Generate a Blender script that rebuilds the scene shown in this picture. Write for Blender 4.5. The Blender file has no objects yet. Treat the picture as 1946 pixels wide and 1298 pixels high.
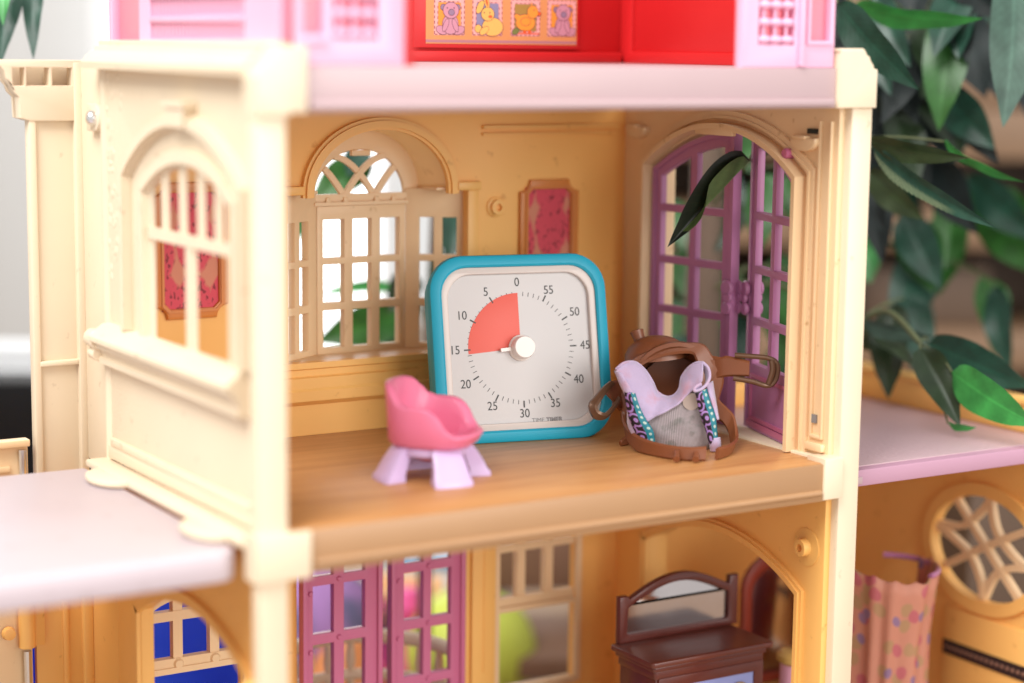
import bpy, bmesh, math, random
from mathutils import Vector, Matrix
random.seed(7)
U = 0.01                                  # everything below is written in centimetres
scene = bpy.context.scene
col = scene.collection
R = math.radians

# ------------------------------------------------------------------ camera
cam_d = bpy.data.cameras.new('camera')
cam = bpy.data.objects.new('camera', cam_d)
col.objects.link(cam)
right = Vector((0.851956, -0.523486, 0.011519)); fwd = Vector((0.519321, 0.841958, -0.146331))
fwd.normalize(); right = (right - fwd * right.dot(fwd)).normalized(); up = right.cross(fwd)
M = Matrix((right, up, -fwd)).transposed().to_4x4()
M.translation = Vector((-51.34, -82.52, 19.54)) * U
cam.matrix_world = M
cam_d.sensor_width = 36; cam_d.lens = 70.22
cam_d.clip_start = 0.05; cam_d.clip_end = 60
cam_d.dof.use_dof = True; cam_d.dof.focus_distance = 0.992; cam_d.dof.aperture_fstop = 2.7
scene.camera = cam

# ------------------------------------------------------------------ world, lamps, exposure
w = bpy.data.worlds.new('World'); scene.world = w; w.use_nodes = True
bg = w.node_tree.nodes['Background']
bg.inputs[0].default_value = (1.0, 0.985, 0.96, 1); bg.inputs[1].default_value = 0.72

def area(name, loc, target, size, power, color):
    d = bpy.data.lights.new(name, 'AREA'); d.shape = 'RECTANGLE'; d.size = size[0] * U; d.size_y = size[1] * U
    d.energy = power; d.color = color
    o = bpy.data.objects.new(name, d); col.objects.link(o)
    o.location = Vector(loc) * U
    o.rotation_euler = (Vector(target) - Vector(loc)).to_track_quat('-Z', 'Y').to_euler()
    return o
area('window_light', (-150, -65, 205), (-8, 0, 0), (150, 150), 88, (1.0, 0.985, 0.96))
area('front_fill', (30, -176, 54), (0, 0, 5), (130, 110), 20.5, (1.0, 0.96, 0.92))  # soft fill added low in front to brighten the room interior
scene.view_settings.view_transform = 'Standard'; scene.view_settings.look = 'None'
scene.view_settings.exposure = 0.25; scene.view_settings.gamma = 1.0
scene.render.engine = 'CYCLES'
scene.cycles.use_denoising = True
scene.cycles.max_bounces = 10; scene.cycles.diffuse_bounces = 7; scene.cycles.glossy_bounces = 3
scene.cycles.sample_clamp_indirect = 6

# ------------------------------------------------------------------ materials
MATS = {}
def mat(name, c, rough=0.4, var=0.04, vs=40, bump=0.0, bs=300, spec=0.5, metal=0.0, c2=None, c2s=60, c2lo=.45, c2hi=.6,
        sss=0.0, alpha=None, transl=0.0, tcol=None, stretch=None, coat=0.0, sheen=0.0):
    m = bpy.data.materials.new(name); m.use_nodes = True; nt = m.node_tree; N = nt.nodes; L = nt.links
    b = N['Principled BSDF']
    b.inputs['Roughness'].default_value = rough; b.inputs['Metallic'].default_value = metal
    b.inputs['Specular IOR Level'].default_value = spec
    b.inputs['Coat Weight'].default_value = coat; b.inputs['Coat Roughness'].default_value = 0.1
    b.inputs['Sheen Weight'].default_value = sheen
    if sss: 
        b.inputs['Subsurface Weight'].default_value = sss; b.inputs['Subsurface Radius'].default_value = (1, .5, .2); b.inputs['Subsurface Scale'].default_value = 0.004
    tc = N.new('ShaderNodeTexCoord'); mp = N.new('ShaderNodeMapping'); L.new(tc.outputs['Object'], mp.inputs[0])
    if stretch: mp.inputs['Scale'].default_value = stretch
    nz = N.new('ShaderNodeTexNoise'); nz.inputs['Scale'].default_value = vs; nz.inputs['Detail'].default_value = 5
    L.new(mp.outputs[0], nz.inputs[0])
    mx = N.new('ShaderNodeMix'); mx.data_type = 'RGBA'
    lo = [max(0, v * (1 - var)) for v in c[:3]] + [1]; hi = [min(1, v * (1 + var)) for v in c[:3]] + [1]
    mx.inputs[6].default_value = lo; mx.inputs[7].default_value = hi
    L.new(nz.outputs[0], mx.inputs[0]); out = mx.outputs[2]
    if c2:
        n2 = N.new('ShaderNodeTexNoise'); n2.inputs['Scale'].default_value = c2s; n2.inputs['Detail'].default_value = 4
        L.new(mp.outputs[0], n2.inputs[0])
        mr = N.new('ShaderNodeMapRange'); mr.inputs[1].default_value = c2lo; mr.inputs[2].default_value = c2hi
        L.new(n2.outputs[0], mr.inputs[0])
        m2 = N.new('ShaderNodeMix'); m2.data_type = 'RGBA'; L.new(mr.outputs[0], m2.inputs[0]); L.new(out, m2.inputs[6])
        m2.inputs[7].default_value = list(c2[:3]) + [1]; out = m2.outputs[2]
    L.new(out, b.inputs['Base Color'])
    rr = N.new('ShaderNodeMapRange'); rr.inputs[3].default_value = max(0.03, rough - .06); rr.inputs[4].default_value = min(1, rough + .06)
    L.new(nz.outputs[0], rr.inputs[0]); L.new(rr.outputs[0], b.inputs['Roughness'])
    if bump:
        n3 = N.new('ShaderNodeTexNoise'); n3.inputs['Scale'].default_value = bs; n3.inputs['Detail'].default_value = 3
        L.new(mp.outputs[0], n3.inputs[0])
        bp = N.new('ShaderNodeBump'); bp.inputs['Strength'].default_value = bump; bp.inputs['Distance'].default_value = 0.0006
        L.new(n3.outputs[0], bp.inputs['Height']); L.new(bp.outputs[0], b.inputs['Normal'])
    if transl:
        t = N.new('ShaderNodeBsdfTranslucent'); t.inputs[0].default_value = (*(tcol or c), 1); ms = N.new('ShaderNodeMixShader'); ms.inputs[0].default_value = transl
        o = N['Material Output']; L.new(b.outputs[0], ms.inputs[1]); L.new(t.outputs[0], ms.inputs[2]); L.new(ms.outputs[0], o.inputs[0])
    if alpha is not None: b.inputs['Alpha'].default_value = alpha
    MATS[name] = m
    return m

CREAM = mat('cream_plastic', (.78, .655, .48), .42, .045, 30, .06, 900, c2=(.56, .44, .30), c2s=150, c2lo=.66, c2hi=.80, transl=.08, tcol=(.95, .6, .2))
APRICOT = mat('apricot_plastic', (.95, .55, .165), .42, .045, 30, .06, 900, c2=(.62, .30, .07), c2s=150, c2lo=.66, c2hi=.80, transl=.15, tcol=(.98, .48, .05))
BEIGE = mat('beige_plastic', (.88, .65, .39), .42, .045, 30, .06, 900, c2=(.60, .38, .18), c2s=150, c2lo=.66, c2hi=.80, transl=.12, tcol=(.98, .6, .15))
STUCCO = mat('stucco_plastic', (.78, .655, .48), .5, .045, 30, .45, 700, c2=(.58, .46, .32), c2s=150, c2lo=.66, c2hi=.80, transl=.08, tcol=(.95, .6, .2))
PINKSLAB = mat('pale_pink_plastic', (.45, .325, .34), .4, .03, 30, .05, 700)
LAV = mat('lavender_pink_plastic', (.51, .435, .475), .36, .05, 18, .08, 700, c2=(.42, .34, .36), c2s=90, c2lo=.62, c2hi=.8)
PINKEDGE = mat('rose_plastic', (.45, .25, .34), .4, .03, 30, .05, 700)
ROUGHPINK = mat('textured_pink_plastic', (.50, .35, .38), .35, .05, 60, .8, 420)
PINK = mat('pink_plastic', (.86, .47, .64), .38, .03, 30, .05, 700, transl=.1)
RED = mat('red_plastic', (.54, .014, .016), .4, .04, 30, .05, 700)
SALMON = mat('salmon_plastic', (.86, .27, .33), .4, .04, 30, .05, 700)
PURPLE = mat('orchid_plastic', (.44, .175, .34), .36, .04, 40, .05, 600)
DKPINK = mat('magenta_plastic', (.52, .135, .26), .36, .04, 40, .05, 600)
TAN = mat('tan_plastic', (.37, .205, .098), .38, .04, 40, .06, 600)
ORANGEFR = mat('orange_frame_plastic', (.60, .20, .035), .4, .05, 40, .05, 600)
DARK = mat('dark_slot', (.015, .02, .015), .7)
METAL = mat('steel', (.75, .75, .76), .25, .03, 60, metal=1)
TEAL = mat('teal_silicone', (.008, .36, .52), .5, .05, 60, .12, 1500)
TCARD = mat('white_card', (.63, .62, .62), .5, .012, 60)
TBEZ = mat('warm_white_plastic', (.64, .57, .53), .32, .02, 60)
TRED = mat('red_disk', (.78, .12, .085), .5, .02, 60)
TKNOB = mat('white_knob', (.87, .83, .79), .35, .02, 60)
INK = mat('black_print', (.035, .033, .032), .5)
GREYINK = mat('grey_print', (.22, .21, .21), .5)
CHPINK = mat('hot_pink_plastic', (.84, .215, .36), .3, .03, 50, .05, 700, transl=.12)
CHLAV = mat('lilac_plastic', (.60, .45, .72), .3, .03, 50, .05, 700)
BROWN = mat('saddle_brown_plastic', (.20, .063, .024), .36, .08, 60, .12, 500)
BRONZE = mat('bronze_plastic', (.13, .065, .035), .3, .1, 80, .1, 600, metal=.35)
VELVET = mat('lavender_velvet', (.47, .375, .55), .8, .15, 90, .5, 1600, c2=(.52, .29, .38), c2s=110, c2lo=.5, c2hi=.75, sheen=.6)
MESHF = mat('grey_mesh_cloth', (.33, .28, .29), .7, .12, 250, .3, 1800, c2=(.10, .11, .09), c2s=120, c2lo=.52, c2hi=.7)
def ribs(m, scale):
    nt = m.node_tree; N = nt.nodes; L = nt.links; b = N['Principled BSDF']; src = b.inputs['Base Color'].links[0].from_socket
    tc = N.new('ShaderNodeTexCoord'); mp = N.new('ShaderNodeMapping'); mp.inputs['Scale'].default_value = (scale[0], scale[1], 1); L.new(tc.outputs['UV'], mp.inputs[0])
    ck = N.new('ShaderNodeTexWave'); ck.inputs['Scale'].default_value = 1; ck.inputs['Distortion'].default_value = .6; ck.bands_direction = 'Y'; L.new(mp.outputs[0], ck.inputs[0])
    mr = N.new('ShaderNodeMapRange'); mr.inputs[3].default_value = .55; mr.inputs[4].default_value = 1.2; L.new(ck.outputs[1], mr.inputs[0])
    vm = N.new('ShaderNodeVectorMath'); vm.operation = 'SCALE'; L.new(src, vm.inputs[0]); L.new(mr.outputs[0], vm.inputs['Scale']); L.new(vm.outputs[0], b.inputs['Base Color'])
ribs(MESHF, (8, 14))
TAG = mat('beige_tag', (.36, .28, .24), .6)
DRESS = mat('mahogany_plastic', (.105, .022, .016), .3, .12, 60, .1, 400)
DRESSTOP = mat('mahogany_top', (.12, .028, .018), .34, .2, 160, .1, 400, stretch=(.15, 1, 1))
REDV = mat('dark_red_plastic', (.24, .035, .018), .35, .1, 60)
MIRROR = mat('mirror_foil', (.55, .50, .50), .13, .02, 60, .12, 60, metal=1)
BLUEP = mat('periwinkle_print', (.26, .30, .60), .5, .06, 50)
GOLD = mat('old_gold', (.36, .22, .09), .4, .2, 90, metal=.3)
GOLDY = mat('yellow_gold_plastic', (.62, .40, .12), .4, .1, 60)
CURTAIN_C = None
BLUE = mat('cobalt_blue_plastic', (.05, .18, .98), .45, .05, 30, transl=.45)
BLACK = mat('black_glass', (.004, .004, .005), .25, .2, 60, spec=.25)
WALL = mat('grey_white_wall', (.46, .455, .445), .8, .02, 6, .1, 200)
WSTRIP = mat('white_skirting', (.8, .82, .84), .5)
WOODSH = mat('beech_wood', (.19, .11, .06), .5, .18, 30, .1, 200, stretch=(.25, 1, 3))
WOODDK = mat('shadow_wood', (.10, .06, .037), .6, .2, 20)
GROUND = mat('floor_boards', (.30, .20, .13), .5, .15, 12, stretch=(.3, 2, 1))
TRUNK = mat('bark', (.13, .09, .065), .8, .3, 60, .8, 200, stretch=(1, 1, .25))
STEM = mat('green_stem', (.10, .12, .05), .6, .2, 60)

def woodfloor():
    m = bpy.data.materials.new('printed_wood_floor'); m.use_nodes = True; nt = m.node_tree; N = nt.nodes; L = nt.links; b = N['Principled BSDF']
    tc = N.new('ShaderNodeTexCoord'); mp = N.new('ShaderNodeMapping'); mp.inputs['Scale'].default_value = (5, 120, 20)
    mp.inputs['Rotation'].default_value = (0, 0, R(2))
    L.new(tc.outputs['Object'], mp.inputs[0])
    n = N.new('ShaderNodeTexNoise'); n.inputs['Scale'].default_value = 2.2; n.inputs['Detail'].default_value = 8; n.inputs['Roughness'].default_value = .7; n.inputs['Distortion'].default_value = .6
    L.new(mp.outputs[0], n.inputs[0])
    r = N.new('ShaderNodeValToRGB'); r.color_ramp.elements[0].position = .30; r.color_ramp.elements[0].color = (.36, .15, .05, 1)
    r.color_ramp.elements[1].position = .58; r.color_ramp.elements[1].color = (.53, .265, .10, 1)
    e = r.color_ramp.elements.new(.46); e.color = (.46, .21, .072, 1)
    L.new(n.outputs[0], r.inputs[0]); L.new(r.outputs[0], b.inputs['Base Color'])
    b.inputs['Roughness'].default_value = .38
    bp = N.new('ShaderNodeBump'); bp.inputs['Strength'].default_value = .12; bp.inputs['Distance'].default_value = .0004
    L.new(n.outputs[0], bp.inputs['Height']); L.new(bp.outputs[0], b.inputs['Normal'])
    return m
WOODFLOOR = woodfloor()

def damask():
    m = bpy.data.materials.new('damask_print'); m.use_nodes = True; nt = m.node_tree; N = nt.nodes; L = nt.links; b = N['Principled BSDF']
    tc = N.new('ShaderNodeTexCoord')
    mp = N.new('ShaderNodeMapping'); mp.inputs['Scale'].default_value = (100, 100, 62); L.new(tc.outputs['Object'], mp.inputs[0])
    v = N.new('ShaderNodeTexVoronoi'); v.feature = 'F1'; v.inputs['Scale'].default_value = .56; v.inputs['Randomness'].default_value = .35
    n = N.new('ShaderNodeTexNoise'); n.inputs['Scale'].default_value = 2.2; n.inputs['Detail'].default_value = 3
    L.new(mp.outputs[0], n.inputs[0])
    ad = N.new('ShaderNodeMixRGB'); ad.blend_type = 'ADD'; ad.inputs[0].default_value = .42
    L.new(mp.outputs[0], ad.inputs[1]); L.new(n.outputs[1], ad.inputs[2]); L.new(ad.outputs[0], v.inputs[0])
    r = N.new('ShaderNodeValToRGB'); r.color_ramp.interpolation = 'LINEAR'
    r.color_ramp.elements[0].position = .52; r.color_ramp.elements[0].color = (.62, .055, .085, 1)
    r.color_ramp.elements[1].position = .60; r.color_ramp.elements[1].color = (.60, .22, .13, 1)
    L.new(v.outputs[0], r.inputs[0])
    v2 = N.new('ShaderNodeTexNoise'); v2.inputs['Scale'].default_value = 5.5; v2.inputs['Detail'].default_value = 2; L.new(mp.outputs[0], v2.inputs[0])
    r2 = N.new('ShaderNodeValToRGB'); r2.color_ramp.elements[0].position = .36; r2.color_ramp.elements[0].color = (.20, .03, .05, 1)
    r2.color_ramp.elements[1].position = .42; r2.color_ramp.elements[1].color = (1, 1, 1, 1)
    L.new(v2.outputs[0], r2.inputs[0])
    lt = N.new('ShaderNodeMapRange'); lt.inputs[1].default_value = .52; lt.inputs[2].default_value = .60; lt.inputs[3].default_value = .75; lt.inputs[4].default_value = 0
    L.new(v.outputs[0], lt.inputs[0])
    mu = N.new('ShaderNodeMixRGB'); mu.blend_type = 'MULTIPLY'; L.new(lt.outputs[0], mu.inputs[0]); L.new(r.outputs[0], mu.inputs[1]); L.new(r2.outputs[0], mu.inputs[2])
    L.new(mu.outputs[0], b.inputs['Base Color']); b.inputs['Roughness'].default_value = .6
    return m
DAMASK = damask()

def dots(name, base, specs, alpha=None):
    """cloth with round printed spots: specs = [(scale, radius, colour, offset)]"""
    m = bpy.data.materials.new(name); m.use_nodes = True; nt = m.node_tree; N = nt.nodes; L = nt.links; b = N['Principled BSDF']
    tc = N.new('ShaderNodeTexCoord'); rgb = N.new('ShaderNodeRGB'); rgb.outputs[0].default_value = (*base, 1); cur = rgb.outputs[0]
    for sc, rad, c, off in specs:
        mp = N.new('ShaderNodeMapping'); mp.inputs['Location'].default_value = (off, off * .7, off * 1.3); L.new(tc.outputs['UV'], mp.inputs[0])
        v = N.new('ShaderNodeTexVoronoi'); v.voronoi_dimensions = '2D'; v.inputs['Scale'].default_value = sc; L.new(mp.outputs[0], v.inputs[0])
        mr = N.new('ShaderNodeMapRange'); mr.inputs[1].default_value = rad; mr.inputs[2].default_value = rad * .8; L.new(v.outputs[0], mr.inputs[0])
        mx = N.new('ShaderNodeMix'); mx.data_type = 'RGBA'; L.new(mr.outputs[0], mx.inputs[0]); L.new(cur, mx.inputs[6]); mx.inputs[7].default_value = (*c, 1); cur = mx.outputs[2]
    L.new(cur, b.inputs['Base Color']); b.inputs['Roughness'].default_value = .6
    t = N.new('ShaderNodeBsdfTranslucent'); L.new(cur, t.inputs[0]); ms = N.new('ShaderNodeMixShader'); ms.inputs[0].default_value = .3
    L.new(b.outputs[0], ms.inputs[1]); L.new(t.outputs[0], ms.inputs[2]); L.new(ms.outputs[0], N['Material Output'].inputs[0])
    return m
CURTAIN_M = dots('dotted_peach_cloth', (.64, .28, .19), [(6, .27, (.50, .29, .15), .0), (5, .22, (.56, .15, .17), 3.1), (4.5, .15, (.32, .19, .32), 5.7)])

def trimcloth():
    m = bpy.data.materials.new('patterned_trim_cloth'); m.use_nodes = True; nt = m.node_tree; N = nt.nodes; L = nt.links; b = N['Principled BSDF']
    tc = N.new('ShaderNodeTexCoord'); sp = N.new('ShaderNodeSeparateXYZ'); L.new(tc.outputs['UV'], sp.inputs[0])
    # u across 0..1, v along 0..1 : teal band with white dots, orchid band with dark scrolls
    mp = N.new('ShaderNodeMapping'); mp.inputs['Scale'].default_value = (1.3, 4.0, 1); L.new(tc.outputs['UV'], mp.inputs[0])
    v = N.new('ShaderNodeTexVoronoi'); v.voronoi_dimensions = '2D'; v.inputs['Scale'].default_value = 1.15; L.new(mp.outputs[0], v.inputs[0])
    wv = N.new('ShaderNodeMath'); wv.operation = 'SINE'; ml = N.new('ShaderNodeMath'); ml.operation = 'MULTIPLY'; ml.inputs[1].default_value = 15
    L.new(v.outputs[0], ml.inputs[0]); L.new(ml.outputs[0], wv.inputs[0])
    r = N.new('ShaderNodeValToRGB'); r.color_ramp.elements[0].position = .15; r.color_ramp.elements[0].color = (.012, .008, .016, 1)
    r.color_ramp.elements[1].position = .45; r.color_ramp.elements[1].color = (.42, .17, .36, 1)
    e = r.color_ramp.elements.new(.9); e.color = (.30, .2, .52, 1)
    L.new(wv.outputs[0], r.inputs[0])
    mp2 = N.new('ShaderNodeMapping'); mp2.inputs['Scale'].default_value = (2.6, 9, 1); L.new(tc.outputs['UV'], mp2.inputs[0])
    v2 = N.new('ShaderNodeTexVoronoi'); v2.voronoi_dimensions = '2D'; v2.inputs['Scale'].default_value = 1; v2.inputs['Randomness'].default_value = .15; L.new(mp2.outputs[0], v2.inputs[0])
    r2 = N.new('ShaderNodeValToRGB'); r2.color_ramp.interpolation = 'CONSTANT'; r2.color_ramp.elements[0].color = (.42, .52, .46, 1); r2.color_ramp.elements[1].position = .24; r2.color_ramp.elements[1].color = (.008, .17, .22, 1)
    L.new(v2.outputs[0], r2.inputs[0])
    gt = N.new('ShaderNodeMath'); gt.operation = 'GREATER_THAN'; gt.inputs[1].default_value = .56; L.new(sp.outputs[0], gt.inputs[0])
    mx = N.new('ShaderNodeMix'); mx.data_type = 'RGBA'; L.new(gt.outputs[0], mx.inputs[0]); L.new(r.outputs[0], mx.inputs[6]); L.new(r2.outputs[0], mx.inputs[7])
    L.new(mx.outputs[2], b.inputs['Base Color']); b.inputs['Roughness'].default_value = .55
    return m
TRIM = trimcloth()

def leafmat(name, c, back, rough=.38, vein=1.5, stripe=None):
    m = bpy.data.materials.new(name); m.use_nodes = True; nt = m.node_tree; N = nt.nodes; L = nt.links; b = N['Principled BSDF']
    tc = N.new('ShaderNodeTexCoord'); sp = N.new('ShaderNodeSeparateXYZ'); L.new(tc.outputs['UV'], sp.inputs[0])
    a = N.new('ShaderNodeMath'); a.operation = 'ABSOLUTE'; L.new(sp.outputs[0], a.inputs[0])        # |u| : 0 at the midrib
    nz = N.new('ShaderNodeTexNoise'); nz.inputs['Scale'].default_value = 90; nz.inputs['Detail'].default_value = 5; L.new(tc.outputs['Object'], nz.inputs[0])
    mr = N.new('ShaderNodeMapRange'); mr.inputs[1].default_value = .3; mr.inputs[2].default_value = .7; mr.inputs[3].default_value = .7; mr.inputs[4].default_value = 1.3; L.new(nz.outputs[0], mr.inputs[0])
    # side veins: sine of v + |u|
    ad = N.new('ShaderNodeMath'); ad.operation = 'MULTIPLY_ADD'; ad.inputs[1].default_value = -.18; L.new(a.outputs[0], ad.inputs[0]); L.new(sp.outputs[1], ad.inputs[2])
    ml = N.new('ShaderNodeMath'); ml.operation = 'MULTIPLY'; ml.inputs[1].default_value = 95; L.new(ad.outputs[0], ml.inputs[0])
    sn = N.new('ShaderNodeMath'); sn.operation = 'SINE'; L.new(ml.outputs[0], sn.inputs[0])
    vr = N.new('ShaderNodeMapRange'); vr.inputs[1].default_value = .75; vr.inputs[2].default_value = 1; vr.inputs[3].default_value = 1; vr.inputs[4].default_value = 1 + .12 * vein; L.new(sn.outputs[0], vr.inputs[0])
    rib = N.new('ShaderNodeMapRange'); rib.inputs[1].default_value = .10; rib.inputs[2].default_value = .02; rib.inputs[3].default_value = 1; rib.inputs[4].default_value = 1.35; L.new(a.outputs[0], rib.inputs[0])
    p1 = N.new('ShaderNodeMath'); p1.operation = 'MULTIPLY'; L.new(mr.outputs[0], p1.inputs[0]); L.new(vr.outputs[0], p1.inputs[1])
    p2 = N.new('ShaderNodeMath'); p2.operation = 'MULTIPLY'; L.new(p1.outputs[0], p2.inputs[0]); L.new(rib.outputs[0], p2.inputs[1])
    geo = N.new('ShaderNodeNewGeometry'); cm = N.new('ShaderNodeMix'); cm.data_type = 'RGBA'; L.new(geo.outputs['Backfacing'], cm.inputs[0])
    cm.inputs[6].default_value = (*c, 1); cm.inputs[7].default_value = (*back, 1)
    vm = N.new('ShaderNodeVectorMath'); vm.operation = 'SCALE'; L.new(cm.outputs[2], vm.inputs[0]); L.new(p2.outputs[0], vm.inputs['Scale'])
    out = vm.outputs[0]
    if stripe:
        m3 = N.new('ShaderNodeMath'); m3.operation = 'MULTIPLY'; m3.inputs[1].default_value = 170; L.new(ad.outputs[0], m3.inputs[0])
        s3 = N.new('ShaderNodeMath'); s3.operation = 'SINE'; L.new(m3.outputs[0], s3.inputs[0])
        g3 = N.new('ShaderNodeMapRange'); g3.inputs[1].default_value = .1; g3.inputs[2].default_value = .5; L.new(s3.outputs[0], g3.inputs[0])
        lt = N.new('ShaderNodeMapRange'); lt.inputs[1].default_value = .35; lt.inputs[2].default_value = .55; L.new(sp.outputs[0], lt.inputs[0])
        lv = N.new('ShaderNodeMapRange'); lv.inputs[1].default_value = .72; lv.inputs[2].default_value = .6; L.new(sp.outputs[1], lv.inputs[0])
        q = N.new('ShaderNodeMath'); q.operation = 'MULTIPLY'; L.new(g3.outputs[0], q.inputs[0]); L.new(lt.outputs[0], q.inputs[1])
        q2 = N.new('ShaderNodeMath'); q2.operation = 'MULTIPLY'; L.new(q.outputs[0], q2.inputs[0]); L.new(lv.outputs[0], q2.inputs[1])
        mx = N.new('ShaderNodeMix'); mx.data_type = 'RGBA'; L.new(q2.outputs[0], mx.inputs[0]); L.new(out, mx.inputs[6]); mx.inputs[7].default_value = (*stripe, 1); out = mx.outputs[2]
    L.new(out, b.inputs['Base Color']); b.inputs['Roughness'].default_value = rough
    bp = N.new('ShaderNodeBump'); bp.inputs['Strength'].default_value = .25; bp.inputs['Distance'].default_value = .0008; L.new(vr.outputs[0], bp.inputs['Height']); L.new(bp.outputs[0], b.inputs['Normal'])
    t = N.new('ShaderNodeBsdfTranslucent'); L.new(out, t.inputs[0]); ms = N.new('ShaderNodeMixShader'); ms.inputs[0].default_value = .2
    L.new(b.outputs[0], ms.inputs[1]); L.new(t.outputs[0], ms.inputs[2]); L.new(ms.outputs[0], N['Material Output'].inputs[0])
    return m
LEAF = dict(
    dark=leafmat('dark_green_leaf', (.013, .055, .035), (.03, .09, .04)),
    bright=leafmat('bright_green_leaf', (.04, .26, .055), (.07, .3, .08), vein=.5),
    mid=leafmat('mid_green_leaf', (.025, .11, .018), (.05, .17, .03)),
    grey=leafmat('grey_green_leaf', (.05, .10, .075), (.08, .13, .09), .5),
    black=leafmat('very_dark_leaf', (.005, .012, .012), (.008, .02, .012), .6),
    olive=leafmat('olive_leaf', (.028, .05, .018), (.05, .085, .03)),
    darkolive=leafmat('dark_olive_leaf', (.016, .034, .012), (.03, .06, .02)),
    stripe=leafmat('striped_edge_leaf', (.02, .075, .05), (.03, .1, .05), stripe=(.35, .45, .25)),
    underside=leafmat('leaf_underside', (.10, .17, .05), (.10, .17, .05), .5, .6),
    doorleaf=leafmat('folded_leaf', (.012, .016, .009), (.085, .16, .045), .45),
)

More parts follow.
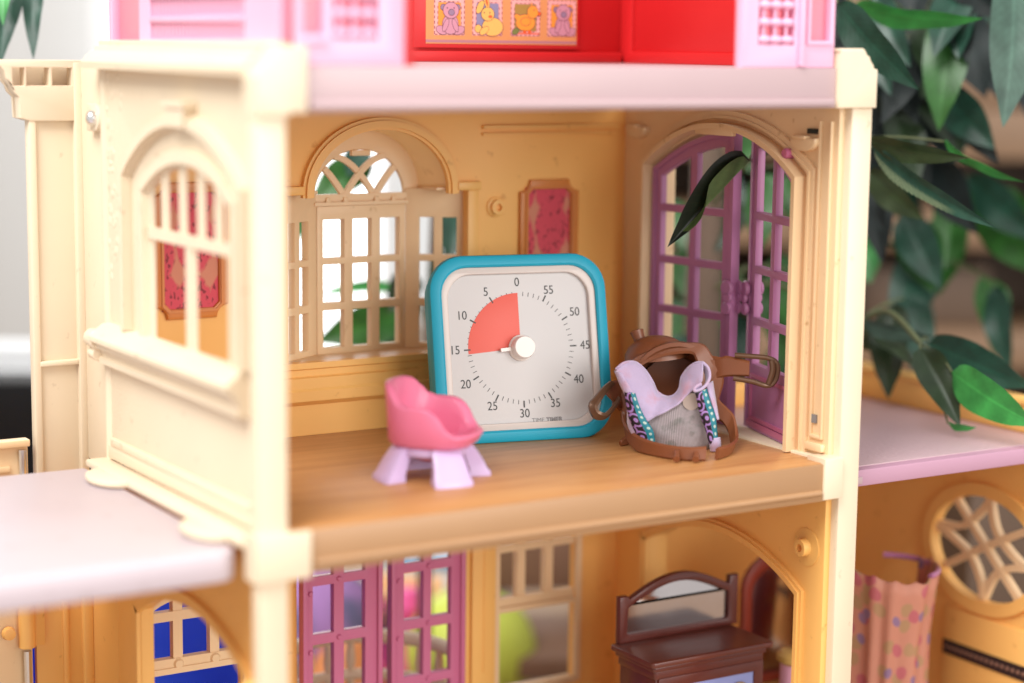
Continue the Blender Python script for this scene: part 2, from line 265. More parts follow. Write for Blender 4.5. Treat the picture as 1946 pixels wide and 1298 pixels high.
# ------------------------------------------------------------------ mesh helpers
class MB:
    def __init__(s): s.v = []; s.f = []; s.m = []; s.uv = None
    def add(s, verts, faces, mi=0):
        n = len(s.v); s.v += [tuple(p) for p in verts]; s.f += [tuple(i + n for i in f) for f in faces]; s.m += [mi] * len(faces)
    def box(s, x0, x1, y0, y1, z0, z1, bev=0.06, mi=0):
        bm = bmesh.new(); bmesh.ops.create_cube(bm, size=1)
        for v in bm.verts:
            v.co = Vector(((x0 + x1) / 2 + v.co.x * (x1 - x0), (y0 + y1) / 2 + v.co.y * (y1 - y0), (z0 + z1) / 2 + v.co.z * (z1 - z0)))
        bev = min(bev, .3 * min(abs(x1 - x0), abs(y1 - y0), abs(z1 - z0)))
        if bev > 0: bmesh.ops.bevel(bm, geom=bm.edges[:], offset=bev, segments=2, affect='EDGES', profile=.5)
        s.bm(bm, mi)
    def bm(s, bm, mi=0):
        bm.verts.index_update(); s.add([v.co for v in bm.verts], [[v.index for v in f.verts] for f in bm.faces], mi); bm.free()
    def tube(s, pts, r, n=8, mi=0, closed=False, flat=None):
        pts = [Vector(p) for p in pts]; rings = []
        rr = r if isinstance(r, (list, tuple)) else [r] * len(pts)
        prev = None
        for i, p in enumerate(pts):
            a = pts[i - 1] if i > 0 else (pts[-1] if closed else p); b = pts[(i + 1) % len(pts)] if (i < len(pts) - 1 or closed) else p
            t = (b - a).normalized()
            if prev is None:
                ref = Vector((0, 0, 1)) if abs(t.z) < .9 else Vector((1, 0, 0)); nx = t.cross(ref).normalized()
            else: nx = (prev - t * prev.dot(t)).normalized()
            prev = nx; ny = t.cross(nx)
            rings.append([p + (nx * math.cos(2 * math.pi * k / n) + ny * math.sin(2 * math.pi * k / n)) * rr[i] for k in range(n)])
        V = [q for g in rings for q in g]; F = []
        m = len(rings)
        for i in range(m if closed else m - 1):
            for k in range(n):
                j = (i + 1) % m
                F.append((i * n + k, i * n + (k + 1) % n, j * n + (k + 1) % n, j * n + k))
        if not closed: F.append(tuple(range(n))[::-1]); F.append(tuple((m - 1) * n + k for k in range(n)))
        s.add(V, F, mi)
    def lathe(s, prof, c=(0, 0, 0), ax=(0, 0, 1), n=24, mi=0):
        ax = Vector(ax).normalized(); ref = Vector((1, 0, 0)) if abs(ax.x) < .9 else Vector((0, 1, 0)); ex = ax.cross(ref).normalized(); ey = ax.cross(ex)
        V = []; F = []; c = Vector(c)
        for r, h in prof:
            for k in range(n):
                t = 2 * math.pi * k / n; V.append(c + ax * h + (ex * math.cos(t) + ey * math.sin(t)) * r)
        for i in range(len(prof) - 1):
            for k in range(n): F.append((i * n + k, i * n + (k + 1) % n, (i + 1) * n + (k + 1) % n, (i + 1) * n + k))
        F.append(tuple(range(n))[::-1]); F.append(tuple((len(prof) - 1) * n + k for k in range(n)))
        s.add(V, F, mi)
    def ribbon(s, path, wd, mapf, w0, w1, mi=0, closed=False):
        """flat bar of width wd along a 2D path, from depth w0 to w1, mapped to 3D by mapf(u, v, w)"""
        P = [Vector((p[0], p[1])) for p in path]; n = len(P); V = []; F = []
        for i in range(n):
            a = P[i - 1] if (i > 0 or closed) else P[i]; b = P[(i + 1) % n] if (i < n - 1 or closed) else P[i]
            d1 = (P[i] - a); d2 = (b - P[i]); d1 = d1.normalized() if d1.length > 1e-9 else d2.normalized(); d2 = d2.normalized() if d2.length > 1e-9 else d1
            t = (d1 + d2).normalized(); nn = Vector((-t.y, t.x)); k = 1 / max(.5, nn.dot(Vector((-d1.y, d1.x))))
            l = P[i] + nn * wd / 2 * k; r = P[i] - nn * wd / 2 * k
            V += [mapf(l.x, l.y, w0), mapf(r.x, r.y, w0), mapf(r.x, r.y, w1), mapf(l.x, l.y, w1)]
        m = n if closed else n - 1
        for i in range(m):
            j = (i + 1) % n
            for k in range(4): F.append((i * 4 + k, i * 4 + (k + 1) % 4, j * 4 + (k + 1) % 4, j * 4 + k))
        if not closed: F.append((0, 1, 2, 3)); F.append(tuple((n - 1) * 4 + k for k in (3, 2, 1, 0)))
        s.add(V, F, mi)
    def panel(s, outer, holes, t, mapf, w=0.0, bev=.05, mi=0):
        """2D outline with holes, thickness t centred on depth w"""
        cu = bpy.data.curves.new('c', 'CURVE'); cu.dimensions = '2D'; cu.fill_mode = 'BOTH'; cu.extrude = max(t / 2 - bev, .001)
        cu.bevel_depth = bev; cu.bevel_resolution = 1; cu.offset = -bev
        for pts in [outer] + list(holes):
            sp = cu.splines.new('POLY'); sp.points.add(len(pts) - 1); sp.use_cyclic_u = True
            for q, p in zip(sp.points, pts): q.co = (p[0], p[1], 0, 1)
        o = bpy.data.objects.new('c', cu); me = bpy.data.meshes.new_from_object(o)
        s.add([mapf(v.co.x, v.co.y, v.co.z + w) for v in me.vertices], [tuple(p.vertices) for p in me.polygons], mi)
        bpy.data.meshes.remove(me); bpy.data.objects.remove(o); bpy.data.curves.remove(cu)
    def text(s, body, size, mapf, w=0.0, t=.01, mi=0, align='CENTER', bold=0.0, sx=1.0):
        cu = bpy.data.curves.new('t', 'FONT'); cu.body = body; cu.size = size; cu.align_x = align; cu.align_y = 'CENTER'; cu.extrude = t / 2; cu.offset = bold
        o = bpy.data.objects.new('t', cu); me = bpy.data.meshes.new_from_object(o)
        s.add([mapf(v.co.x * sx, v.co.y, v.co.z + w) for v in me.vertices], [tuple(p.vertices) for p in me.polygons], mi)
        bpy.data.meshes.remove(me); bpy.data.objects.remove(o); bpy.data.curves.remove(cu)
    def extrude(s, prof, mapf, a, b, mi=0):
        """closed profile polygon [(p, q)] swept from a to b: mapf(p, q, s)"""
        n = len(prof); V = [mapf(p, q, a) for p, q in prof] + [mapf(p, q, b) for p, q in prof]
        F = [(i, (i + 1) % n, (i + 1) % n + n, i + n) for i in range(n)]; F.append(tuple(range(n))[::-1]); F.append(tuple(range(n, 2 * n)))
        s.add(V, F, mi)

XZ = lambda u, v, w_: (u, w_, v)       # depth = y
YZ = lambda u, v, w_: (w_, u, v)       # depth = x
XY = lambda u, v, w_: (u, v, w_)       # depth = z

def tag(o, label=None, cat=None, group=None, kind=None):
    if label: o['label'] = label
    if cat: o['category'] = cat
    if group: o['group'] = group
    if kind: o['kind'] = kind
    return o
ROOT = {}
def thing(name, label, cat, loc=(0, 0, 0), rot=None, local=False, group=None):
    o = bpy.data.objects.new(name, None); col.objects.link(o); o.location = Vector(loc) * U; o.empty_display_size = .02
    if rot: o.rotation_euler = rot
    ROOT[o] = Vector((0, 0, 0)) if local else Vector(loc)
    return tag(o, label, cat, group)
ORG = {}
def obj(name, mb, mats, parent=None, smooth=True, ang=.6, label=None):
    if not isinstance(mats, (list, tuple)): mats = [mats]
    po = Vector((0, 0, 0))
    if parent is not None: po = ROOT[parent] if parent in ROOT else ORG[parent]
    vs = [Vector(v) for v in mb.v]
    lo = Vector([min(v[i] for v in vs) for i in range(3)]); hi = Vector([max(v[i] for v in vs) for i in range(3)])
    c = (lo + hi) / 2
    me = bpy.data.meshes.new(name)
    me.from_pydata([(v - c) * U for v in vs], [], mb.f)
    for m in mats: me.materials.append(m)
    if len(mats) > 1: me.polygons.foreach_set('material_index', mb.m)
    if mb.uv:
        l = me.uv_layers.new(name='uv')
        for lp in me.loops: l.data[lp.index].uv = mb.uv[lp.vertex_index]
    bm = bmesh.new(); bm.from_mesh(me); bmesh.ops.remove_doubles(bm, verts=bm.verts[:], dist=1e-6)
    bmesh.ops.recalc_face_normals(bm, faces=bm.faces[:]) if not mb.uv else None
    bm.to_mesh(me); bm.free()
    if smooth:
        me.polygons.foreach_set('use_smooth', [True] * len(me.polygons)); me.set_sharp_from_angle(angle=ang)
    o = bpy.data.objects.new(name, me); col.objects.link(o)
    o.location = (c - po) * U
    if parent is not None: o.parent = parent
    ORG[o] = c
    if label: o['label'] = label
    return o
def one(name, label, cat, mb, mats, group=None, kind=None, **k):
    o = obj(name, mb, mats, **k); return tag(o, label, cat, group, kind)

def arc(cx, cz, rx, rz, a0, a1, n=24):
    return [(cx + rx * math.cos(R(a0 + (a1 - a0) * i / n)), cz + rz * math.sin(R(a0 + (a1 - a0) * i / n))) for i in range(n + 1)]
def seg(a, b, zs, rise, n=20):
    """circular segment from (b, zs) over to (a, zs)"""
    h = (b - a) / 2; r = (h * h + rise * rise) / (2 * rise); cx = (a + b) / 2; cz = zs + rise - r; t = math.degrees(math.asin(min(1, h / r)))
    return arc(cx, cz, r, r, 90 - t, 90 + t, n)
def arched(a, b, z0, zs, rise, n=20): return [(a, z0), (b, z0)] + seg(a, b, zs, rise, n)
def rect(a, b, c, d): return [(a, c), (b, c), (b, d), (a, d)]
def rrect(a, b, c, d, r, n=6):
    out = []
    for cx, cy, s0 in ((b - r, d - r, 0), (a + r, d - r, 90), (a + r, c + r, 180), (b - r, c + r, 270)): out += arc(cx, cy, r, r, s0, s0 + 90, n)
    return out
def ring(mb, outer_path, wd, mapf, w0, w1, rad=None):
    mb.ribbon(outer_path, wd, mapf, w0, w1)

# ================================================================== SETTING
g = MB(); g.box(-160, 200, -60, 220, -29, -27, 0); one('floor', None, None, g, GROUND, kind='structure')
b = MB(); q = [(-60, 196), (40, 134)]
d = Vector((.849, -.528)); nrm = Vector((.528, .849))
def campl(u, v, w_, o=(0, 0)):            # a plane square to the camera's heading
    return (o[0] + d.x * u + nrm.x * w_, o[1] + d.y * u + nrm.y * w_, v)
wm = lambda u, v, w_: campl(u, v, w_, (9, 151))
b.panel(rect(-75, 40, -27, 70), [], 4, wm, 2, .1); one('wall', None, None, b, WALL, kind='structure')

def glow(name, c, st):
    m = bpy.data.materials.new(name); m.use_nodes = True; b = m.node_tree.nodes['Principled BSDF']
    b.inputs['Emission Color'].default_value = (*c, 1); b.inputs['Emission Strength'].default_value = st; b.inputs['Base Color'].default_value = (.1, .1, .1, 1); return m
GLOW = glow('backlight_glow', (.98, .99, 1.0), 2.5)  # emission for the added backlight behind the house
# ================================================================== DOLLHOUSE
H = thing('dollhouse', 'cream and pink plastic dollhouse with open front rooms and purple arched doors', 'dollhouse', (-3.3, -1.5, -27))

# plinth and lower storey shell
b = MB(); b.box(-18.9, 12.8, -10.7, 11, -27, -18.7, .1); obj('base', b, CREAM, H)

# --- posts
def post(name, boxes, polys, blocks):
    p = MB()
    for bx in boxes: p.box(*bx, .12)
    for pl in polys: p.extrude(pl[0], XZ, pl[1], pl[2])
    o = obj(name, p, CREAM, H)
    for bl in blocks:
        q = MB(); q.panel(bl[0], [], bl[2] - bl[1], XZ, (bl[1] + bl[2]) / 2, .09); obj('corner_block', q, CREAM, o)
    return o
post('front_post', [(-18.9, -17.55, -10.7, -9.95, -18.7, 18.2)], [],
     [(rect(-19.1, -16.65, -2.0, -.03), -11.0, -9.7),
      ([(-18.95, 16.7), (-17.5, 16.7), (-17.5, 16.83), (-16.75, 16.83), (-16.75, 19.45), (-17.95, 19.45), (-18.95, 18.25)], -10.95, -9.6)])
post('front_post', [(11.55, 12.82, -10.7, -9.6, -18.7, 16.9)], [],
     [([(10.5, 16.85), (12.82, 16.85), (12.82, 18.65), (12.6, 18.7), (12.55, 18.86), (12.38, 19.05), (12.3, 19.25), (12.12, 19.34), (12.05, 19.5), (11.9, 19.62), (10.42, 19.6), (10.42, 19.48), (10.5, 19.42)], -10.95, -9.4),
      (rect(10.4, 11.56, -1.78, .22), -10.98, -9.6)])

# --- left side wall, seen from outside
g = MB(); hole = arched(-6.6, 2.5, 6.25, 13.0, 1.22)
g.panel(rect(-10.0, 8.0, -.4, 18.35), [hole], .3, YZ, -18.0, .04)
LW = obj('side_wall', g, STUCCO, H)
g = MB()
m_ = lambda u, v, w_: (w_, u, v)
for y in (.89, -1.14, -3.18, -5.03): g.ribbon([(y, 11.0), (y, 13.0 + 1.22 * max(0, 1 - ((y + 2.05) / 4.55) ** 2) + .1)], .40, m_, -18.14, -17.9)
g.ribbon([(-6.7, 11.03), (2.6, 11.03)], .5, m_, -18.22, -17.88)
g.ribbon([(-2.05, 6.2), (-2.05, 11.1)], .72, m_, -18.18, -17.92)
obj('window_bars', g, CREAM, LW)
def molding(name, path, wd, mapf, w0, w1, steps=3, parent=None, m=CREAM, sgn=-1):
    g = MB()
    for k in range(steps):
        t = k / steps; g.ribbon(path, wd * (1 - .62 * t), mapf, w0, w1 + sgn * 0 + (w0 - w1) * (-t * .0) + sgn * .13 * k)
    return obj(name, g, m, parent)
molding('arch_moulding', [(5.0, 6.3)] + seg(-8.3, 5.0, 13.6, 2.6) + [(-8.3, 6.3)], .75, m_, -18.1, -18.35, 3, LW)
molding('window_casing', [(3.05, 6.2), (3.05, 12.9)] + seg(-7.15, 3.05, 13.0, 1.65) + [(-7.15, 6.2)], .75, m_, -18.1, -18.3, 2, LW)
g = MB(); g.extrude([(-2.9, 15.95), (-1.2, 15.95), (-1.0, 17.0), (-3.1, 17.0)], YZ, -18.1, -18.75); g.extrude([(-3.2, 16.8), (-.9, 16.8), (-.9, 17.05), (-3.2, 17.05)], YZ, -18.1, -18.85); obj('keystone', g, CREAM, LW)
g = MB(); sillp = [(-18.1, 6.3), (-18.5, 6.25), (-19.25, 5.72), (-19.25, 5.5), (-18.95, 5.4), (-18.95, 5.15), (-18.7, 5.05), (-18.6, 4.75), (-18.75, 4.65), (-18.75, 4.4), (-18.1, 4.3)]
g.extrude(sillp, lambda p, q, s: (p, s, q), -8.4, 7.9); obj('window_sill', g, CREAM, LW)
g = MB(); g.lathe([(0, -.1), (.42, -.1), (.5, 0), (.45, .9), (.3, 1.0), (0, 1.0)], (-18.75, 7.75, 5.5), (0, 1, 0)); g.lathe([(0, -.1), (.3, -.1), (.33, 0), (.3, .7), (0, .75)], (-18.75, 7.85, 4.8), (0, 1, 0)); obj('sill_scroll', g, CREAM, LW)
g = MB(); g.box(-18.35, -18.1, -8.6, 7.6, .35, .75, .08); g.box(-18.3, -18.1, -8.9, 8.0, -.3, .35, .05); obj('skirting', g, CREAM, LW)
g = MB(); g.box(-19.25, -18.1, -9.8, 8.6, -.75, -.38, .12)
for y in (-6.6, 4.9): g.panel(arc(-19.1, y, 1.3, 1.9, 90, 270, 14) + [(-18.9, y - 2.2), (-18.9, y + 2.2)], [], .3, XY, -.6, .1)
obj('wall_foot', g, CREAM, LW)
g = MB(); g.tube([(-17.95, 8.1, -.4), (-17.95, 8.1, 18.3)], .38, 14); g.box(-18.0, -17.5, 8.3, 12.2, -1, 18.3, .02); obj('wall_return', g, CREAM, LW)
g = MB(); g.panel(arc(8.9, 15.95, .75, .65, 90, 270, 12) + [(9.9, 15.3), (9.9, 16.6)], [], .5, YZ, -18.15, .1); SC = obj('screw_tab', g, CREAM, LW)
g = MB(); g.lathe([(0, -.2), (.36, -.2), (.36, .05), (.28, .2), (.1, .26), (0, .26)], (-18.5, 8.85, 15.95), (-1, 0, 0), 20); obj('screw', g, METAL, LW)
g = MB(); random.seed(3)
for k in range(46):
    yy = 7.7 - random.random() ** 2 * 2.0; zz = random.uniform(8.2, 18.0)
    g.lathe([(0, 0), (random.uniform(.14, .34), 0), (.1, .045), (0, .055)], (-18.14, yy, zz), (-1, 0, 0), 8)
obj('stucco_relief', g, CREAM, LW)['kind'] = 'stuff'
g = MB(); cp = [(-17.9, 18.28), (-18.95, 18.28), (-18.98, 18.6), (-18.8, 18.68), (-18.7, 18.85), (-18.5, 19.02), (-18.3, 19.12), (-18.25, 19.3), (-18.05, 19.36), (-18.05, 19.55), (-17.95, 19.6), (-16.9, 19.6), (-16.9, 18.72), (-17.5, 18.72), (-17.5, 18.28)]
g.extrude(cp, lambda p, q, s: (p, s, q), -9.62, 9.0); obj('cornice', g, CREAM, LW)

# --- flat pilaster wing behind the left wall
g = MB(); g.panel(rect(-20.55, -17.85, -2, 15.8), [], .4, XZ, 12.2, .04)
g.box(-20.6, -20.25, 11.75, 12.4, -2, 15.8, .05); g.box(-18.35, -17.95, 11.6, 12.4, -2, 18.5, .06)
WP = obj('pilaster', g, CREAM, H)
g = MB(); g.box(-20.3, -18.3, 11.7, 12.1, 3.72, 3.98, .06); obj('rib', g, CREAM, WP)
g = MB(); g.box(-20.3, -18.3, 11.8, 12.1, 15.75, 15.98, .06); obj('rib', g, CREAM, WP)
cap = [(-17.9, 18.62), (-21.95, 18.62), (-21.95, 18.35), (-21.75, 18.1), (-21.7, 17.75), (-21.4, 17.4), (-21.3, 17.1), (-21.05, 16.85), (-21.0, 15.85), (-20.5, 15.7), (-17.9, 15.7)]
g = MB(); g.panel(cap, [rect(-21.35, -20.75, 17.4, 18.25), rect(-20.7, -19.55, 17.4, 18.25), rect(-19.4, -18.42, 17.4, 18.25)], .8, XZ, 12.1, .05); g.panel(cap, [], .2, XZ, 12.9, .02)
obj('capital', g, CREAM, WP)

# --- floor between the storeys
g = MB(); g.box(-17.5, 10.85, -10.72, 7.2, -1.6, 0, .07); FB = obj('wood_print_floor', g, WOODFLOOR, H)
g = MB(); g.box(-17.45, 10.6, -10.85, -10.62, -1.85, -.03, .06); g.tube([(-16.5, -10.85, -1.42), (10.25, -10.85, -1.42)], .17, 10); obj('fascia', g, TAN, FB)
g = MB(); g.box(10.75, 12.6, -10.2, 7.2, -1.6, .12, .05); obj('threshold', g, CREAM, FB)
# --- pale pink ceiling slab
g = MB(); g.box(-17.0, 10.5, -10.7, 7.6, 16.86, 18.7, .06); CS = obj('ceiling_slab', g, PINKSLAB, H)
g = MB(); g.box(-16.6, 10.3, -10.95, -10.6, 16.95, 17.3, .12); obj('bead', g, PINKSLAB, CS)

# --- main room back wall with the bay window opening
cx = -3.84
bay = [(-9.15, 3.6), (1.25, 3.6), (1.25, 12.15)] + arc(cx, 12.15, 4.05, 3.25, 0, 180, 26) + [(-9.15, 12.15)]
g = MB(); g.panel(rect(-17.5, 11.3, -1, 16.85), [bay], .4, XZ, 7.6, .03); BW = obj('back_wall', g, APRICOT, H)
g = MB()
for wd, dp in ((.62, .28), (.3, .42)): g.ribbon([(cx + 4.15, 11.95)] + arc(cx, 12.2, 4.15, 3.4, 0, 180, 30) + [(cx - 4.15, 11.95)], wd, XZ, 7.42, 7.4 - dp)
obj('hood_moulding', g, APRICOT, BW)
g = MB(); g.box(.55, 1.95, 7.05, 7.45, 12.1, 12.55, .06); g.box(1.2, 1.85, 7.15, 7.45, 3.7, 12.1, .06); obj('bay_casing', g, APRICOT, BW)
g = MB(); g.box(-9.75, -8.2, 7.05, 7.45, 12.1, 12.55, .06); g.box(-9.75, -9.1, 7.15, 7.45, 3.7, 12.1, .06); obj('bay_casing', g, APRICOT, BW)
g = MB(); pr = [(7.45, 3.72), (6.9, 3.72), (6.9, 3.42), (7.02, 3.35), (7.02, 3.02), (6.82, 2.95), (6.82, 2.42), (6.72, 2.3), (6.72, 1.8), (6.8, 1.72), (7.0, 1.55), (7.0, .01), (7.45, .01)]
g.extrude(pr, lambda p, q, s: (s, p, q), -17.4, 2.3); obj('dado_moulding', g, APRICOT, BW)
g = MB(); g.box(2.1, 10.6, 7.15, 7.45, 15.25, 15.45, .06); g.box(2.1, 10.6, 7.2, 7.45, 14.9, 15.05, .06); obj('picture_rail', g, APRICOT, BW)
g = MB(); g.lathe([(0, 0), (.55, 0), (.55, .1), (.4, .16), (.4, .35), (.2, .36), (.2, .15), (0, .15)], (3.0, 7.4, 11.15), (0, -1, 0)); obj('peg_socket', g, APRICOT, BW)

# --- bay window
g = MB(); g.panel([(-9.4, 7.1), (1.5, 7.1), (1.5, 7.9), (-1.1, 9.9), (-6.4, 9.9), (-9.4, 7.9)], [], .3, XY, 3.5, .05); BY = obj('bay_window', g, BEIGE, H)
rows = ((3.95, 5.9), (6.3, 8.28), (8.63, 10.6))
g = MB(); g.panel(rect(-6.35, -1.2, 3.3, 11.3), [rect(a, c_, z0, z1) for a, c_ in ((-5.98, -4.78), (-4.27, -3.2), (-2.7, -1.55)) for z0, z1 in rows], .55, XZ, 9.85, .05)
obj('window_sash', g, BEIGE, BY)
def angled(p, q):
    p = Vector(p); q = Vector(q); e = (q - p).normalized(); n_ = Vector((-e.y, e.x))
    return (lambda u, v, w_: (p.x + e.x * u + n_.x * w_, p.y + e.y * u + n_.y * w_, v)), (q - p).length
f, Ln = angled((-1.2, 9.6), (1.75, 7.75))
g = MB(); g.panel(rect(0, Ln, 3.3, 12.12), [rect(a, c_, z0, z1) for a, c_ in ((.75, 1.5), (1.95, 2.7)) for z0, z1 in rows], .45, f, .22, .05); obj('window_sash', g, BEIGE, BY)
f, Ln = angled((-9.45, 7.75), (-6.35, 9.6))
g = MB(); g.panel(rect(0, Ln, 3.3, 12.12), [rect(a, c_, z0, z1) for a, c_ in ((.8, 1.6), (2.05, 2.85)) for z0, z1 in rows], .45, f, .22, .05); obj('window_sash', g, BEIGE, BY)
# half-round fan light with crossing tracery
fz, fr, fh = 11.75, 2.62, 2.42
g = MB(); g.panel([(-9.2, 11.2), (1.4, 11.2), (1.4, 12.2), (cx + 3.5, 12.2)] + arc(cx, 12.2, 3.5, 3.1, 0, 180, 24) + [(-9.2, 12.2)], [[(cx + fr, fz)] + arc(cx, fz, fr, fh, 0, 180, 26)[1:-1] + [(cx - fr, fz)]], .3, XZ, 9.8, .04)
V = []; a1 = arc(cx, 12.15, 4.05, 3.25, 0, 180, 30); a2 = arc(cx, 12.2, 3.4, 3.0, 0, 180, 30); F = []
for (p, q) in zip(a1, a2): V += [(p[0], 7.5, p[1]), (q[0], 9.7, q[1])]
for i in range(30): F.append((2 * i, 2 * i + 1, 2 * i + 3, 2 * i + 2))
g.add(V, F); FL = obj('fan_light', g, BEIGE, BY)
g = MB()
def trac(x0, s):
    pts = []
    for k in range(15):
        t = k / 14; x = x0 + s * 2.34 * t; z = fz + 2.07 * (1 - (1 - t) ** 1.84)
        if ((x - cx) / fr) ** 2 + ((z - fz) / fh) ** 2 > 1.08 and k > 2: break
        pts.append((x, z))
    return pts
for j, (x0, s) in enumerate([(x0, s) for x0 in (cx - .88, cx + .88) for s in (1, -1)]): g.ribbon(trac(x0, s), .3, XZ, 9.60 + .018 * j, 9.86 + .018 * j)
g.ribbon([(cx - 2.7, fz), (cx + 2.7, fz)], .3, XZ, 9.55, 9.92)
g.ribbon([(cx - 2.7, 11.42), (cx + 2.7, 11.42)], .18, XZ, 9.4, 9.7)
for x in (cx - 1.9, cx - .9, cx + .9, cx + 1.9): g.box(x - .13, x + .13, 9.45, 9.7, 11.4, 11.75, .04)
g.box(cx - .55, cx + .55, 9.5, 9.8, 13.85, 14.15, .05)
obj('tracery', g, BEIGE, FL)
for xa, xb in ((-9.2, -7.25), (-.45, 1.4)):
    g = MB(); g.box(xa, xb, 7.6, 9.7, 12.1, 12.25, .03); obj('bay_roof', g, BEIGE, BY)

# --- damask pictures on the back wall
def picture(x0, x1, z0, z1, lab):
    n_ = .62; fr_ = []
    for px_, pz_, s0 in ((x1, z1, 270), (x0, z1, 360), (x0, z0, 90), (x1, z0, 180)):
        a = arc(px_, pz_, n_, n_, s0, s0 - 90, 6); fr_ += a
    fr_ = [p for p in fr_]
    g = MB(); inn = [(x0 + .5, z0 + .78), (x0 + .78, z0 + .5), (x1 - .78, z0 + .5), (x1 - .5, z0 + .78), (x1 - .5, z1 - .78), (x1 - .78, z1 - .5), (x0 + .78, z1 - .5), (x0 + .5, z1 - .78)]
    g.panel(fr_, [inn], .3, XZ, 7.28, .08)
    inn2 = [(x0 + .62 if p[0] < (x0 + x1) / 2 else x1 - .62, p[1]) for p in inn]
    m_x = (x0 + x1) / 2; m_z = (z0 + z1) / 2
    o = obj('picture_frame', g, ORANGEFR, BW)
    g = MB(); g.ribbon([(m_x + (p[0] - m_x) * 1.09, m_z + (p[1] - m_z) * 1.04) for p in inn], .12, XZ, 7.2, 7.06, closed=True)
    me = g; 
    for v_ in [0]: pass
    o2 = obj('picture_bead', g, ORANGEFR, BW)
    g = MB(); g.box(x0 + .4, x1 - .4, 7.3, 7.42, z0 + .4, z1 - .4, 0); obj('damask_print', g, DAMASK, BW)
picture(4.42, 8.1, 6.3, 12.52, 'right'); picture(-16.1, -12.3, 6.3, 12.9, 'left')

# --- right side wall and its arched door frame
op = arched(-7.65, 4.45, -.2, 13.35, 2.15)
g = MB(); g.panel(rect(-10.2, 7.5, -1.2, 16.86), [op], 1.3, YZ, 11.87, .04); RW = obj('side_wall', g, BEIGE, H)
def framepath(o=0.0): return [(4.55 + o, 0.05), (4.55 + o, 13.25 + o * .5)] + seg(-7.75 - o, 4.55 + o, 13.35 + o * .6, 2.22 + o * .3) + [(-7.75 - o, 0.05)]
g = MB(); g.ribbon(framepath(.12), .26, YZ, 11.25, 10.42); g.ribbon(framepath(.05), .14, YZ, 12.5, 10.9); obj('door_frame', g, BEIGE, RW)
g = MB(); g.ribbon(framepath(.8), .3, YZ, 11.25, 11.0); g.ribbon(framepath(.62), .14, YZ, 11.25, 10.92); obj('door_architrave', g, BEIGE, RW)
g = MB(); g.box(10.45, 10.75, -3.0, .1, 15.2, 15.62, .06); obj('frame_tab', g, BEIGE, RW)
for y in (-8.0, 6.0):
    g = MB(); g.panel(arc(y, 15.2, .95, .5, 180, 360, 12) + [(y + .9, 15.35), (y - .9, 15.35)], [], .5, YZ, 11.05, .12); g.box(10.75, 11.3, y - .2, y + .7, 15.3, 15.45, .04); HK = obj('hook_tab', g, BEIGE, RW)
g = MB(); g.box(11.1, 11.195, -8.75, -8.0, 15.55, 15.8, 0); obj('wall_slot', g, DARK, RW)
g = MB(); g.box(11.1, 11.195, -9.35, -8.95, 1.65, 2.05, 0); obj('wall_slot', g, GREYINK, RW)
g = MB(); g.lathe([(0, -.3), (.26, -.3), (.26, .25), (.2, .33), (0, .33)], (11.0, -6.85, 14.55), (-1, 0, 0), 14); obj('hinge_peg', g, DKPINK, RW)
g = MB()
for y in (-8.95, -9.75): g.box(11.05, 11.25, y - .08, y + .08, .9, 16.2, .05)
g.box(11.05, 11.25, -9.75, -8.95, .9, 1.1, .05); g.box(10.95, 11.25, -10.0, -8.7, .3, .7, .08); obj('pilaster_relief', g, BEIGE, RW)

# --- purple arched double doors
def door(hy, ang, sgn, hx=10.95):
    """leaf hinged at (hx, hy); u runs from hinge to closing edge, swung outward by ang"""
    e = Vector((math.sin(R(ang)), -sgn * math.cos(R(ang)))); n_ = Vector((math.cos(R(ang)), sgn * math.sin(R(ang))))
    f = lambda u, v, w_: (hx + e.x * u + n_.x * w_, hy + e.y * u + n_.y * w_, v)
    W_ = 5.95
    top = lambda u: 13.15 + 2.2 * (1 - ((W_ + .1 - u) / (W_ + .1)) ** 2)      # rises toward the closing edge
    outl = [(0, .25), (W_, .25)] + [(W_ * k / 14, top(W_ * k / 14)) for k in range(14, -1, -1)]
    s = .62; mid = W_ / 2 + .05; bw = .24; rowsz = [(3.55, 5.55), (5.95, 8.2), (8.6, 10.95), (11.35, None)]
    hl = []
    for a, c_ in ((s, mid - bw), (mid + bw, W_ - s - .1)):
        for z0, z1 in rowsz:
            if z1: hl.append(rect(a, c_, z0, z1))
            else: hl.append([(a, z0), (c_, z0)] + [(a + (c_ - a) * k / 6, top(a + (c_ - a) * k / 6) - .75) for k in range(6, -1, -1)])
    g = MB(); g.panel(outl, hl, .42, f, .3, .05); D = obj('door', g, PURPLE, H)
    g = MB(); g.ribbon([(.12, .3), (.12, top(.12) - .1)] + [(W_ * k / 14, top(W_ * k / 14) - .12) for k in range(1, 14)] + [(W_ - .12, top(W_) - .15), (W_ - .12, .3)], .26, f, .02, .62, closed=True); obj('door_rim', g, PURPLE, D)
    g = MB(); g.ribbon([(.75, .75), (W_ - .75, .75), (W_ - .75, 2.95), (.75, 2.95)], .18, f, .0, .3, closed=True); g.ribbon([(.4, .45), (W_ - .4, .45)], .3, f, -.02, .3); obj('kick_panel', g, DKPINK, D)
    for dz, r_ in ((0, .42),):
        for side in (-.12, .62):
            g = MB()
            for k, (du, zz, rr) in enumerate(((0, 7.35, .42), (.08, 6.85, .3), (0, 6.3, .36))): g.lathe([(0, -.13), (rr * .8, -.13), (rr, 0), (rr * .8, .13), (0, .13)], f(W_ - .1 + du, zz, side), Vector(f(0, 0, 1)) - Vector(f(0, 0, 0)), 16)
            obj('door_handle', g, PURPLE, D)
    return D
door(4.4, 8, 1); door(-7.6, 16, -1)

